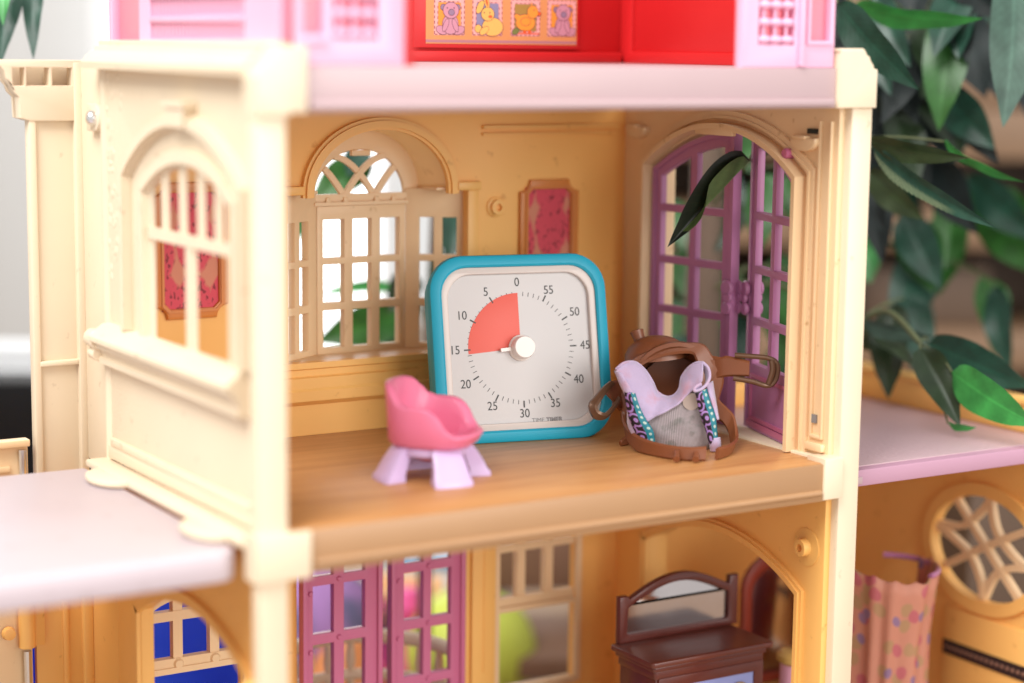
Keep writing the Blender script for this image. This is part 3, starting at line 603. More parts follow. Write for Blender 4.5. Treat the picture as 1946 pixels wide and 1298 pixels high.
# --- lower storey
g = MB()
wl = [rect(-16.65, -11.7, -18, -7.9)[0:2] + [(-11.7, -8.4)] + arc(-14.15, -8.4, 2.5, .95, 0, 180, 14)]
g.panel(rect(-17.6, 11.3, -18.7, -1.7), [wl[0], rect(-8.6, 1.15, -18.3, -3.2), rect(3.4, 8.35, -15.3, -3.6)], .5, XZ, 7.65, .04)
LB = obj('back_wall', g, APRICOT, H)
g = MB()
for x in (-15.05, -13.1): g.ribbon([(x, -10.9), (x, -7.3)], .5, XZ, 7.5, 7.95)
for z, wd in ((-8.48, .48), (-10.9, .5), (-11.25, .3)): g.ribbon([(-16.7, z), (-11.6, z)], wd, XZ, 7.45 if wd > .3 else 7.35, 7.9)
for x in (-15.05, -13.1): g.lathe([(0, 0), (.28, 0), (.2, .12), (0, .12)], (x, 7.45, -10.95), (0, -1, 0), 12)
obj('window_bars', g, BEIGE, LB)
g = MB(); g.ribbon([(-16.95, -18), (-16.95, -8.4)] + list(reversed(arc(-14.15, -8.4, 2.8, 1.2, 0, 180, 16))) + [(-11.4, -18)], .55, XZ, 7.5, 7.2); obj('window_casing', g, BEIGE, LB)
g = MB()
for x in (4.95, 6.75): g.ribbon([(x, -10.4), (x, -3.6)], .52, XZ, 7.5, 7.95)
for z, wd in ((-7.45, .42), (-10.45, .45), (-10.85, .3)): g.ribbon([(3.3, z), (8.45, z)], wd, XZ, 7.42 if wd > .3 else 7.3, 7.9)
obj('window_bars', g, BEIGE, LB); g = MB(); g.box(3.3, 8.5, 7.2, 7.9, -15.6, -15.25, .05); obj('window_sill', g, BEIGE, LB)
g = MB(); g.ribbon([(8.55, -15.5), (8.55, -3)], .35, XZ, 7.5, 7.2); g.ribbon([(3.25, -15.5), (3.25, -3)], .35, XZ, 7.5, 7.2); obj('window_casing', g, BEIGE, LB)
g = MB(); g.box(1.5, 3.0, 6.9, 7.45, -18, -1.9, .08); g.box(1.15, 1.5, 7.1, 7.45, -18, -1.9, .05); g.box(2.2, 2.32, 6.84, 6.95, -14, -2.2, .02); obj('pilaster_strip', g, APRICOT, LB)
def lowdoor(x0, cols, x1):
    g = MB(); z = [(-7.35, -3.6), (-10.4, -7.85), (-13.5, -10.95), (-17, -14.0)]
    g.panel(rect(x0, x1, -18.2, -3.3), [rect(a, c_, p, q) for a, c_ in cols for p, q in z], .45, XZ, 7.1, .05); D = obj('lower_door', g, DKPINK, H)
    g = MB()
    for a in (x0 + .12, x1 - .12): g.box(a - .14, a + .14, 6.72, 7.0, -18, -3.4, .05)
    obj('door_rim', g, DKPINK, D)
    g = MB()
    for a, c_ in [(cols[0][1] + .29, 0)]:
        for zz in (-7.6, -10.7, -13.75): g.lathe([(0, 0), (.16, 0), (.1, .1), (0, .1)], (a, 6.88, zz), (0, -1, 0), 10)
    for zz in (-4.5, -8.2, -11.3): g.lathe([(0, 0), (.16, 0), (.1, .1), (0, .1)], (x0 + .45, 6.88, zz), (0, -1, 0), 10)
    obj('door_studs', g, DKPINK, D)
lowdoor(-8.55, ((-7.94, -6.76), (-6.17, -4.95)), -4.0)
lowdoor(-3.45, ((-2.65, -1.5), (-1.0, .17)), 1.0)
def lowwall(x0, x1, m, inner):
    o = arched(-8.25, 4.4, -18.6, -7.0, 1.85, 24)
    g = MB(); g.panel(rect(-10.2, 7.5, -18.7, -1.5), [o], x1 - x0, YZ, (x0 + x1) / 2, .04); W_ = obj('lower_side_wall', g, m, H)
    return W_
LL = lowwall(-18.15, -17.5, APRICOT, 1); LR = lowwall(11.2, 12.5, APRICOT, 0)
ap = [(4.7, -18.5), (4.7, -7.0)] + seg(-8.55, 4.7, -7.0, 1.98, 24) + [(-8.55, -18.5)]
g = MB(); g.ribbon(ap, .55, YZ, 11.25, 11.0); g.ribbon(ap, .22, YZ, 11.25, 10.88); obj('arch_moulding', g, APRICOT, LR)
g = MB(); g.ribbon(ap, .5, YZ, -18.1, -18.35); obj('arch_moulding', g, APRICOT, LL)
g = MB(); g.lathe([(0, 0), (.95, 0), (.95, .06), (.85, .08), (.5, .08), (.45, .1), (.42, .5), (.34, .52), (.2, .5), (.2, .2), (0, .2)], (11.2, -8.9, -4.6), (-1, 0, 0), 24); obj('peg_socket', g, APRICOT, LR)
g = MB()
for z in (-6.6, -8.2): g.lathe([(0, 0), (.3, 0), (.3, .5), (.2, .6), (0, .6)], (-18.7, -9.9, z), (-1, 0, 0), 12)
obj('latch_peg', g, APRICOT, LL)
# balcony rail behind the lower doors
g = MB(); g.tube(arc(-3.7, 8.2, 4.9, 5.5, 0, 180, 24) and [(p[0], p[1], -13.0) for p in arc(-3.7, 8.2, 4.9, 5.5, 0, 180, 24)], .4, 10)
g.tube([(p[0], p[1], -15.2) for p in arc(-3.7, 8.2, 4.9, 5.5, 0, 180, 24)], .3, 10)
BR = obj('balcony_rail', g, CREAM, H)
for k in range(1, 12):
    p = arc(-3.7, 8.2, 4.9, 5.5, 180 * k / 12, 180 * k / 12, 1)[0]; g = MB(); g.lathe([(0, -18.6), (.22, -18.6), (.22, -17), (.3, -16.2), (.15, -15.2), (.28, -14.4), (.18, -13.1), (0, -13.1)], (p[0], p[1], 0), (0, 0, 1), 10); obj('baluster', g, CREAM, BR)

# --- left lower wing: slab, hinged panel
g = MB(); out = [(-62, 9.6), (-62, -9.7), ] + arc(-20.1, -8.8, .9, .9, 270, 360, 6) + [(-19.2, 8.6)]
g.panel(out, [], 1.3, XY, -1.45, .2); LS = obj('wing_roof_slab', g, LAV, H)
g = MB(); g.panel(rect(-20.75, -17.6, -18.7, -2.0), [], .4, XZ, 12.2, .03); g.box(-18.4, -17.9, 11.6, 12.1, -18.6, -2.2, .06); g.box(-19.4, -19.1, 11.85, 12.1, -18.6, -2.2, .06); g.box(-17.9, -17.5, 7.5, 12.2, -18.7, -2, .02); obj('wing_wall', g, APRICOT, H)
g = MB(); g.panel(rect(-62, -20.95, -18.7, .15), [rect(-60, -22.5, -1.1, -.35)], .4, XZ, 12.2, .05); g.box(-62, -20.95, 11.6, 12.3, -.15, .2, .06); g.box(-62, -21.9, 11.8, 12.3, -1.4, -1.1, .06); HP = obj('hinged_wall', g, BEIGE, H)
for z0, z1 in ((-1.6, -.3), (-7.5, -2.2), (-18, -10.5)):
    g = MB(); g.tube([(-21.3, 11.75, z0), (-21.3, 11.75, z1)], .2, 10); obj('hinge_rod', g, METAL, HP)
for z0, z1 in ((-10.3, -7.6),):
    g = MB(); g.tube([(-21.3, 11.75, z0), (-21.3, 11.75, z1)], .42, 12); g.box(-21.6, -20.4, 11.7, 12.0, z0, z1, .04); g.lathe([(0, 0), (.35, 0), (.3, .3), (0, .35)], (-22.2, 11.9, -9.5), (0, -1, 0), 12); obj('hinge_barrel', g, APRICOT, HP)

# --- right lower wing: balcony slab, parapet, walls with lattice window
g = MB(); g.panel([(12.75, 7), (12.75, -9.9), (28.5, -9.9), (28.5, 7)], [], .85, XY, -1.23, .1); RS = obj('balcony_slab', g, PINKEDGE, H)
g = MB(); g.box(13.1, 27.6, -9.3, 6.8, -.85, -.76, .02); obj('textured_deck', g, ROUGHPINK, RS)
g = MB(); g.box(27.7, 28.6, -9.8, 7.2, -.8, .75, .1); g.box(27.5, 28.8, -9.9, 7.3, .75, 1.1, .1); obj('parapet', g, APRICOT, RS)
g = MB(); g.box(12.8, 28.6, 6.8, 7.4, -.8, .6, .1); obj('parapet', g, APRICOT, RS)
g = MB(); g.box(13.0, 13.7, -9.98, -9.85, -1.5, -1.15, .04); obj('slab_catch', g, PINKSLAB, RS)
lat = arc(-5.25, -7.5, 4.0, 2.95, 0, 360, 40)[:-1]
g = MB(); g.panel(rect(-10, 11.2, -18.7, -1.65), [lat], .5, YZ, 27.25, .04); EW = obj('wing_end_wall', g, APRICOT, H)
g = MB(); c0 = (-5.25, -7.5)
lk = [0]
def latbar(pts): lk[0] += 1; g.ribbon(pts, .38, YZ, 27.0 + .02 * lk[0], 27.4 + .02 * lk[0])
for P_ in ([(-.71, .9), (-.03, .04), (.7, -.85)], [(-1.02, .2), (-.37, -.16), (-.1, -.63), (-.05, -.98)], [(0, .98), (.17, .35), (.6, -.08), (1, -.2)],
           [(-.8, -.55), (-.03, .04), (.78, .6)], [(-1, .22), (-.5, .3), (-.1, .75), (0, .98)], [(-.05, -.98), (.17, -.43), (.55, -.2), (1, -.15)]):
    q_ = [Vector((p[0], p[1], 0)) for p in P_]; pts = []
    for i in range(len(q_) - 1):
        p0 = q_[max(0, i - 1)]; p1 = q_[i]; p2 = q_[i + 1]; p3 = q_[min(len(q_) - 1, i + 2)]
        for k in range(7):
            t = k / 6; v = .5 * (2 * p1 + (p2 - p0) * t + (2 * p0 - 5 * p1 + 4 * p2 - p3) * t * t + (3 * p1 - p0 - 3 * p2 + p3) * t ** 3)
            if not pts or (v - pts[-1]).length > 1e-4: pts.append(v)
    latbar([(c0[0] - 4.0 * v.x, c0[1] + 2.95 * v.y) for v in pts])
obj('lattice', g, BEIGE, EW)
g = MB(); g.ribbon(arc(-5.25, -7.5, 4.35, 3.3, 0, 360, 40)[:-1], .7, YZ, 27.05, 26.75, closed=True); obj('window_casing', g, APRICOT, EW)
g = MB(); g.box(26.8, 27.1, -10, -2.5, -18.6, -11.3, .06); obj('dado_panel', g, APRICOT, EW)
g = MB(); g.box(26.72, 26.82, -9.9, -2.6, -14.0, -13.2, 0); BS = obj('border_strip', g, mat('dark_brown_print', (.02, .008, .008), .6), EW)
g = MB()
for k in range(18):
    y = -2.9 - k * .39; g.lathe([(0, 0), (.13, 0), (.1, .03), (0, .03)], (26.72, y, -13.6), (-1, 0, 0), 8)
obj('border_dots', g, mat('tan_print', (.25, .12, .08), .6), EW)['kind'] = 'stuff'
g = MB(); g.panel(rect(12.5, 27, -18.7, -1.7), [], .4, XZ, 11.1, .03); g.box(14.7, 15.1, 10.5, 11, -18.6, -2, .05); WB = obj('wing_back_wall', g, APRICOT, H)
g = MB(); g.tube([(13.7, 10.6, -18), (13.7, 10.6, -9)], .22, 10); obj('hinge_rod', g, BRONZE, WB)

# --- upper storey: pink outside, red inside
g = MB(); g.panel(rect(-17.0, -12.2, 18.7, 27), [rect(-15.45, -13.45, 19.75, 26.5), rect(-16.75, -15.85, 19.9, 26.5)], .5, XZ, -10.35, .08); UP = obj('upper_front_panel', g, PINK, H)
g = MB(); g.box(-16.9, -12.25, -10.15, -9.9, 18.72, 26.9, .02); obj('backing', g, SALMON, UP)
def grille(x0, x1, parent, y=-10.35, nx=3):
    for k in range(nx):
        x = x0 + (x1 - x0) * (k + .5) / nx; r_ = (x1 - x0) / nx * .42; pf = [(0, 19.5)]
        z = 19.75
        while z < 26: 
            for t in range(7): a = R(180 * t / 6); pf.append((.10 + r_ * math.sin(a), z + .42 * (1 - math.cos(a)) * .5))
            pf += [(.1, z + .45), (.1, z + .75)]; z += .78
        pf.append((0, z)); q = MB(); q.lathe(pf, (x, y, 0), (0, 0, 1), 12); obj('beaded_baluster', q, PINK, parent)
grille(-15.4, -13.5, UP); g = MB(); g.box(-16.85, -15.75, -10.8, -10.3, 19.55, 19.85, .1); obj('panel_ledge', g, PINK, UP)
g = MB(); g.box(-12.3, -11.75, -10.6, -9.0, 18.7, 27, .05); obj('inner_jamb', g, RED, UP)
g = MB(); g.panel(rect(-8.9, 10.6, 18.7, 27), [rect(-5.3, 5.2, 19.3, 26.5), rect(6.6, 10.1, 19.5, 26.5)], .5, YZ, -16.7, .08); US = obj('upper_side_panel', g, PINK, H)
g = MB(); g.box(-16.55, -16.3, -8.9, 10.6, 18.72, 27, .02); obj('backing', g, SALMON, US)
g = MB()
for z in (19.55, 20.55, 21.6, 22.6): g.box(-17.0, -16.6, -5.3, 5.2, z - .14, z + .14, .06)
obj('rails', g, PINK, US)
for k in range(26):
    y = -5.1 + k * .4; q = MB(); q.box(-16.85, -16.65, y - .11, y + .11, 19.3, 26.4, .05); obj('slat', q, PINK, US)
g = MB(); g.box(-12.3, 11.0, 7.0, 7.5, 18.7, 27, .03); g.box(-11.8, 10.3, 6.55, 7.1, 18.7, 19.25, .06); UB = obj('upper_back_wall', g, RED, H)
g = MB(); g.box(-2.3, 7.7, 6.75, 7.05, 19.4, 26, .06); PN = obj('raised_panel', g, RED, UB)
g = MB(); g.panel(rect(-9, 7, 18.7, 27), [rect(-8.5, 6.0, 19.3, 26)], .4, YZ, 10.7, .05); g.box(10.75, 11.0, -9, 7, 18.7, 27, .02); obj('upper_inner_wall', g, RED, UB)
g = MB(); g.panel(rect(5.03, 10.42, 18.7, 27), [rect(5.95, 8.0, 19.75, 26.5), rect(8.85, 10.15, 19.95, 26.5)], .5, XZ, -10.35, .08); UR = obj('upper_front_panel', g, PINK, H)
g = MB(); g.box(5.1, 10.35, -10.15, -9.9, 18.72, 26.9, .02); obj('backing', g, SALMON, UR)
grille(6.0, 8.0, UR); g = MB(); g.ribbon([(8.75, 26.5), (8.75, 19.85), (10.25, 19.85)], .16, XZ, -10.75, -10.4); g.box(8.2, 8.5, -10.85, -10.4, 18.75, 27, .08); obj('panel_moulding', g, PINK, UR)

# --- sticker border of little animals (flat print)
flat = lambda n, c: mat(n, c, .55, .03, 80)
ST_BG = flat('print_peach', (.62, .26, .09)); ST_LINE = flat('print_mauve', (.40, .17, .20)); ST_FR = flat('print_pink', (.74, .36, .34)); ST_DASH = flat('print_plum', (.20, .03, .05))
ST = dict(orange=flat('print_orange', (.75, .27, .03)), blue=flat('print_blue', (.22, .20, .33)), olive=flat('print_olive', (.34, .20, .04)), mauve=flat('print_lilac', (.52, .24, .31)),
          ink=flat('print_dark', (.10, .03, .05)), yellow=flat('print_yellow', (.78, .42, .10)), duck=flat('print_duck', (.80, .28, .03)), muzzle=flat('print_greylilac', (.26, .17, .26)), green=flat('print_green', (.16, .18, .04)), beak=flat('print_beak', (.72, .10, .02)))
def disc(g, cx_, cz_, rx, rz, layer, mi=0, rot=0):
    pts = []
    for k in range(22):
        t = 2 * math.pi * k / 22; a = rx * math.cos(t); b_ = rz * math.sin(t); pts.append((cx_ + a * math.cos(rot) - b_ * math.sin(rot), cz_ + a * math.sin(rot) + b_ * math.cos(rot)))
    y = 6.735 - layer * .006; n = len(g.v); g.add([(p[0], y, p[1]) for p in pts], [tuple(range(22))[::-1]], mi)
def flatrect(g, a, c_, z0, z1, layer, mi=0): y = 6.735 - layer * .006; g.add([(a, y, z0), (c_, y, z0), (c_, y, z1), (a, y, z1)], [(0, 1, 2, 3)], mi)
g = MB(); flatrect(g, -1.62, 7.5, 19.62, 22.3, 0); SB = obj('sticker_border', g, ST_BG, PN)
sq = [(-1.15, 'orange', 'bear'), (1.1, 'blue', 'rabbit'), (3.4, 'olive', 'duck'), (5.65, 'orange', 'bear')]
names = list(ST); mats_st = [ST_FR, ST_DASH, ST_LINE] + [ST[k] for k in names]; ix = {k: i + 3 for i, k in enumerate(names)}
g = MB(); flatrect(g, -1.62, 7.5, 19.68, 19.82, 1, 2); flatrect(g, -1.62, 7.5, 22.05, 22.2, 1, 2)
Z0, Z1 = 20.05, 21.95
for x, bgc, an in sq:
    flatrect(g, x, x + 1.8, Z0, Z1, 1, 0); flatrect(g, x + .24, x + 1.56, Z0 + .26, Z1 - .26, 2, ix[bgc])
    for k in range(7):
        t = .05 + k * .26
        for zz in (Z0 + .02, Z1 - .06): flatrect(g, x + t, x + t + .15, zz, zz + .04, 2, 1)
        for xx in (x + .01, x + 1.75): flatrect(g, xx, xx + .04, Z0 + t, Z0 + t + .15, 2, 1)
        if k < 5:
            t2 = .28 + k * .26
            for zz in (Z0 + .2, Z1 - .24): flatrect(g, x + t2, x + t2 + .14, zz, zz + .035, 2, 1)
            for xx in (x + .2, x + 1.58): flatrect(g, xx, xx + .035, Z0 + t2, Z0 + t2 + .14, 2, 1)
    c = x + .95
    def blob(cx_, cz_, rx, rz, m, layer, rot=0):
        disc(g, cx_, cz_, rx + .025, rz + .025, layer, ix['ink'], rot); disc(g, cx_, cz_, rx, rz, layer + .5, ix[m], rot)
    if an == 'bear':
        for s in (-1, 1): blob(c + s * .42, 21.45, .15, .15, 'muzzle', 3)
        for s in (-1, 1): blob(c + s * .5, 20.3, .34, .2, 'mauve', 3, s * .3)
        blob(c, 20.6, .46, .5, 'mauve', 4)
        for s in (-1, 1): blob(c + s * .28, 20.55, .13, .34, 'mauve', 5, s * .4)
        blob(c + .02, 21.3, .45, .4, 'mauve', 6); blob(c + .05, 21.2, .17, .15, 'muzzle', 7)
        for s in (-1, 1): disc(g, c + s * .2, 21.42, .035, .035, 8, ix['ink'])
    elif an == 'rabbit':
        blob(c - .5, 21.5, .17, .36, 'yellow', 3, -.5); blob(c - .12, 21.8, .14, .4, 'yellow', 3, .3); disc(g, c - .12, 21.8, .06, .26, 4.2, ix['beak'], .3)
        blob(c - .6, 20.4, .2, .2, 'yellow', 3); blob(c + .25, 20.5, .62, .46, 'yellow', 4); blob(c - .25, 20.3, .3, .16, 'yellow', 5, .6)
        blob(c - .05, 21.15, .38, .34, 'yellow', 6); disc(g, c + .1, 21.02, .12, .08, 7, ix['beak'])
        for s in (-1, 1): disc(g, c - .1 + s * .17, 21.22, .035, .04, 7.5, ix['ink'])
    else:
        blob(c - .65, 20.3, .22, .15, 'green', 3, .5); flatrect(g, x + .1, x + 1.75, 20.16, 20.22, 2.6, ix['beak'])
        blob(c - .05, 20.75, .58, .42, 'duck', 4); blob(c - .5, 21.0, .26, .14, 'duck', 4.2, -.5); blob(c - .05, 20.8, .3, .2, 'duck', 5); blob(c + .38, 21.3, .33, .32, 'duck', 6); blob(c + .72, 21.22, .17, .1, 'beak', 5.5)
        disc(g, c + .45, 21.4, .035, .04, 7.5, ix['ink']); disc(g, c + .3, 21.68, .04, .14, 5.5, ix['duck'])
        for s in (-.2, .1): flatrect(g, c + s, c + s + .2, 20.22, 20.36, 4.5, ix['beak'])
obj('animal_print', g, mats_st, PN, smooth=False)
# ================================================================== VISUAL TIMER
yaw, tilt = R(-12), R(12.5)
T = thing('visual_timer', 'square white countdown timer with teal rim and red sector standing on the wood floor', 'timer', (.87, .4, 0), (-tilt, 0, yaw), local=True)
# local axes: x right, -y out of the face, z up ; bottom edge at z = 0
S = 9.45; h = S / 2
tf = lambda u, v, w_: (u, -w_, v + h)           # w grows toward the viewer
def rr2(hw, r, n=8): return rrect(-hw, hw, -hw, hw, r, n)
g = MB()
loops = [(h - 1.2, 1.2, -3.6), (h - .85, 1.4, -3.4), (h - .3, 1.65, -1.9), (h - .05, 1.8, -.7), (h, 1.8, -.35), (h - .06, 1.76, -.1), (h - .2, 1.65, .0), (h - .52, 1.45, .02), (h - .62, 1.38, -.05), (h - .64, 1.36, -.25)]
V = []; F = []; n = None
for hw, r_, w_ in loops:
    pts = rr2(hw, r_); n = len(pts); V += [tf(p[0], p[1], w_) for p in pts]
for i in range(len(loops) - 1):
    for k in range(n): F.append((i * n + k, i * n + (k + 1) % n, (i + 1) * n + (k + 1) % n, (i + 1) * n + k))
F.append(tuple(range(n))[::-1]); g.add(V, F); obj('case', g, TEAL, T)
g = MB(); g.panel(rr2(h - .62, 1.38), [rr2(h - .98, 1.25)], .3, tf, -.28, .06); obj('bezel', g, TBEZ, T)
g = MB(); g.panel(rr2(h - .66, 1.36), [], .1, tf, -.42, .02); DL = obj('dial', g, TCARD, T)
wf = -.365
g = MB(); sec = [(0, 0)] + arc(0, 0, 2.78, 2.78, 90, 90 + 94.5, 40); g.panel(sec, [], .01, tf, wf + .006, .002); obj('red_sector', g, TRED, T)
g = MB(); 
for k in range(60):
    if k % 5 == 0: continue
    a = R(90 + 6 * k); g.ribbon([(2.62 * math.cos(a), 2.62 * math.sin(a)), (2.84 * math.cos(a), 2.84 * math.sin(a))], .028, tf, wf - .003, wf + .009 if k > 15 else wf + .009)
obj('minute_marks', g, INK, DL)
for k in range(12):
    a = R(90 + 30 * k); c_, s_ = math.cos(a), math.sin(a)
    if k: 
        g = MB(); g.ribbon([(2.66 * c_, 2.66 * s_), (3.0 * c_, 3.0 * s_)], .07, tf, wf - .003, wf + .012); obj('five_minute_mark', g, INK, DL)
    rad = 3.36 + (.12 if k in (3, 9, 2, 4, 8, 10) else 0)
    g = MB(); g.text(str(k * 5), .62, lambda u, v, w_: tf(u + rad * c_, v + rad * s_ * .985, w_), wf + .006, .01, sx=.9); obj('numeral', g, INK, DL, smooth=False)
g = MB(); g.text('TIME', .30, lambda u, v, w_: tf(u + .36, v - 3.68, w_), wf + .006, .01, align='LEFT', sx=1.05); obj('lettering', g, GREYINK, DL, smooth=False)
g = MB(); g.text('TIMER', .30, lambda u, v, w_: tf(u + 1.13, v - 3.68, w_), wf + .006, .01, align='LEFT', bold=.012, sx=1.05); obj('lettering', g, GREYINK, DL, smooth=False)
g = MB(); g.ribbon([(.36, -3.87), (2.2, -3.87)], .018, tf, wf, wf + .006); obj('lettering_rule', g, GREYINK, DL)
kc = Vector(tf(0, 0, wf)); ax = Vector(tf(0, 0, 1)) - Vector(tf(0, 0, 0))
g = MB(); g.lathe([(0, 0), (.66, 0), (.66, .12), (.58, .18), (.57, .62), (.52, .7), (0, .72)], kc, ax, 40); KN = obj('knob', g, TKNOB, T)
a = R(90 + 94.5); g = MB(); g.ribbon([(-.4 * math.cos(a) * -1, .4 * math.sin(a)), (1.15 * math.cos(a), 1.15 * math.sin(a))], .17, tf, wf + .12, wf + .3); obj('pointer', g, TKNOB, KN)

# ================================================================== TOY CHAIR
CH = thing('toy_chair', 'small pink bucket chair with lilac legs on the wood floor beside the timer', 'toy chair', (-7.35, -4.35, 0), (0, 0, R(-51)), local=True)
# local +x = the way the seat faces
def hgt(t):
    a = abs(((math.degrees(t) + 180) % 360) - 180)      # 0 front .. 180 back
    P_ = [(0, 2.2), (44, 2.22), (53, 2.4), (62, 2.95), (71, 3.34), (82, 3.46), (106, 3.47), (117, 3.6), (128, 4.0), (140, 4.34), (155, 4.44), (180, 4.46)]
    for (a0, h0), (a1, h1) in zip(P_, P_[1:]):
        if a0 <= a <= a1: s = (a - a0) / (a1 - a0); s = s * s * (3 - 2 * s); return h0 + (h1 - h0) * s
def plan(t, r): 
    c, s = math.cos(t), math.sin(t); e = (abs(c) ** 2.6 + abs(s) ** 2.6) ** (-1 / 2.6)
    return r * e * c * (1.08 if c > 0 else .98), r * e * s * .98
n = 64; prof = []
def ringz(fr, fz_): 
    return [(*plan(2 * math.pi * k / n, fr(2 * math.pi * k / n)), fz_(2 * math.pi * k / n)) for k in range(n)]
rings = [ringz(lambda t: 1.4, lambda t: 1.5), ringz(lambda t: 1.75, lambda t: 1.58), ringz(lambda t: 1.95, lambda t: 1.8), ringz(lambda t: 2.02, lambda t: 1.8 + (hgt(t) - 1.8) * .5),
         ringz(lambda t: 2.1, lambda t: hgt(t) - .14), ringz(lambda t: 2.08, lambda t: hgt(t) - .04), ringz(lambda t: 1.98, lambda t: hgt(t)), ringz(lambda t: 1.76, lambda t: hgt(t) - .03), ringz(lambda t: 1.66, lambda t: hgt(t) - .16),
         ringz(lambda t: 1.6, lambda t: min(hgt(t) - .25, 1.95 + (hgt(t) - 1.95) * .45)), ringz(lambda t: 1.52, lambda t: 1.8), ringz(lambda t: 1.2, lambda t: 1.72), ringz(lambda t: .5, lambda t: 1.7)]
V = [p for r_ in rings for p in r_]; F = []
for i in range(len(rings) - 1):
    for k in range(n): F.append((i * n + k, i * n + (k + 1) % n, (i + 1) * n + (k + 1) % n, (i + 1) * n + k))
F.append(tuple(range(n))[::-1]); F.append(tuple((len(rings) - 1) * n + k for k in range(n)))
g = MB(); g.add(V, F); obj('seat_shell', g, CHPINK, CH, ang=1.2)
g = MB(); g.lathe([(0, 1.12), (1.5, 1.12), (1.65, 1.2), (1.72, 1.45), (1.55, 1.6), (0, 1.6)], (0, 0, 0), (0, 0, 1), 40); obj('base_ring', g, CHLAV, CH)
g = MB(); g.lathe([(0, .75), (.5, .78), (.95, .95), (1.1, 1.15), (0, 1.16)], (0, 0, 0), (0, 0, 1), 30); obj('seat_underside', g, CHPINK, CH)
for sx, sy in ((1, 1), (1, -1), (-1, 1), (-1, -1)):
    e = Vector((sx, sy)).normalized(); tn = Vector((-e.y, e.x)); g = MB(); V = []; F = []
    lv = [(1.05, 1.55, .52, .95), (1.25, 1.65, .55, 2.05), (1.3, 2.02, .64, 1.2), (1.35, 2.2, .74, .45), (1.35, 2.36, .8, .2), (1.3, 2.4, .82, .0)]
    lv = [(1.15, 1.72, .68, 1.55), (1.3, 2.0, .74, 1.2), (1.45, 2.3, .8, .75), (1.6, 2.52, .88, .3), (1.6, 2.64, .92, .2), (1.6, 2.66, .93, 0)]
    for r0, r1, hw, z in lv:
        for rr_, ww in ((r0, -hw * .8), (r1 - .12, -hw), (r1, -hw * .75), (r1 + .03, 0), (r1, hw * .75), (r1 - .12, hw), (r0, hw * .8)):
            p = e * rr_ + tn * ww; V.append((p.x, p.y, z))
    m7 = 7
    for i in range(len(lv) - 1):
        for k in range(m7): F.append((i * m7 + k, i * m7 + (k + 1) % m7, (i + 1) * m7 + (k + 1) % m7, (i + 1) * m7 + k))
    F.append(tuple(range(m7))); F.append(tuple((len(lv) - 1) * m7 + k for k in range(m7))[::-1]); g.add(V, F); obj('leg', g, CHLAV, CH, ang=.9)

# ================================================================== TOY SADDLE (stood on end) AND ITS BLANKET
SD = thing('toy_saddle', 'brown plastic toy saddle stood on end with girth straps curling onto the floor', 'toy saddle', (7.4, -3.0, 0), (0, 0, R(-31.9)), local=True)
L3 = lambda u, v, w_: (u, -w_, v)          # u right, v up, w toward the viewer
def smoothpath(P_, n=8):
    P_ = [Vector(p) for p in P_]; out = []
    for i in range(len(P_) - 1):
        p0 = P_[max(0, i - 1)]; p1 = P_[i]; p2 = P_[i + 1]; p3 = P_[min(len(P_) - 1, i + 2)]
        for k in range(n):
            t = k / n; out.append(.5 * ((2 * p1) + (p2 - p0) * t + (2 * p0 - 5 * p1 + 4 * p2 - p3) * t * t + (3 * p1 - p0 - 3 * p2 + p3) * t ** 3))
    out.append(P_[-1]); return out
def strap(g, A, B, th=.16, n=8, mi=0):
    """band between two edge curves A and B (lists of local u,v,w), with rounded edges and thickness th"""
    A = smoothpath(A, n); B = smoothpath(B, n); V = []; F = []; N_ = len(A)
    for i in range(N_):
        a = Vector(L3(*A[i])); b_ = Vector(L3(*B[i])); t = (Vector(L3(*A[min(i + 1, N_ - 1)])) - Vector(L3(*A[max(i - 1, 0)]))); ac = b_ - a
        nn = t.cross(ac); nn = nn.normalized() if nn.length > 1e-9 else Vector((0, -1, 0))
        e = ac.normalized() * min(th * .5, ac.length * .3)
        for q in (a, a + e + nn * th / 2, (a + b_) / 2 + nn * th / 2 * .9, b_ - e + nn * th / 2, b_, b_ - e - nn * th / 2, (a + b_) / 2 - nn * th / 2 * .9, a + e - nn * th / 2): V.append(q)
    for i in range(N_ - 1):
        for k in range(8): F.append((i * 8 + k, i * 8 + (k + 1) % 8, (i + 1) * 8 + (k + 1) % 8, (i + 1) * 8 + k))
    F.append(tuple(range(8))[::-1]); F.append(tuple((N_ - 1) * 8 + k for k in range(8))); g.add(V, F, mi)
# seat shell: a deep dished half-pipe opening toward the viewer
g = MB(); na, nt = 22, 9; rows_ = []
for i in range(na + 1):
    t = i / na; ang = R(-18 + 216 * t)                    # right foot over the top to left foot
    rx = 2.35; cz = 2.55
    u = .05 + math.cos(ang) * (1.95 if math.cos(ang) > 0 else 2.35); v = cz + math.sin(ang) * (2.35 if math.sin(ang) > 0 else 2.0)
    if t > .85: v = max(v, .45)
    row = []
    for k in range(nt + 1):
        s = k / nt; dep = .55 - 2.9 * s; sh = 1 - .62 * s ** 2.2
        row.append((.05 + (u - .05) * sh - .25 * s, cz - .1 + (v - cz + .1) * sh + .15 * s, dep))
    rows_.append(row)
V = [L3(*p) for r_ in rows_ for p in r_]; F = []; m1 = nt + 1
for i in range(na):
    for k in range(nt): F.append((i * m1 + k, i * m1 + k + 1, (i + 1) * m1 + k + 1, (i + 1) * m1 + k))
nV = len(V); V += [(Vector(v) - Vector(L3(.05, 2.5, -.6))) * 1.07 + Vector(L3(.05, 2.5, -.6)) + Vector((0, .12, .03)) for v in V[:nV]]
F += [tuple(i + nV for i in f)[::-1] for f in F[:]]
for i in range(na): F.append((i * m1, (i + 1) * m1, (i + 1) * m1 + nV, i * m1 + nV))
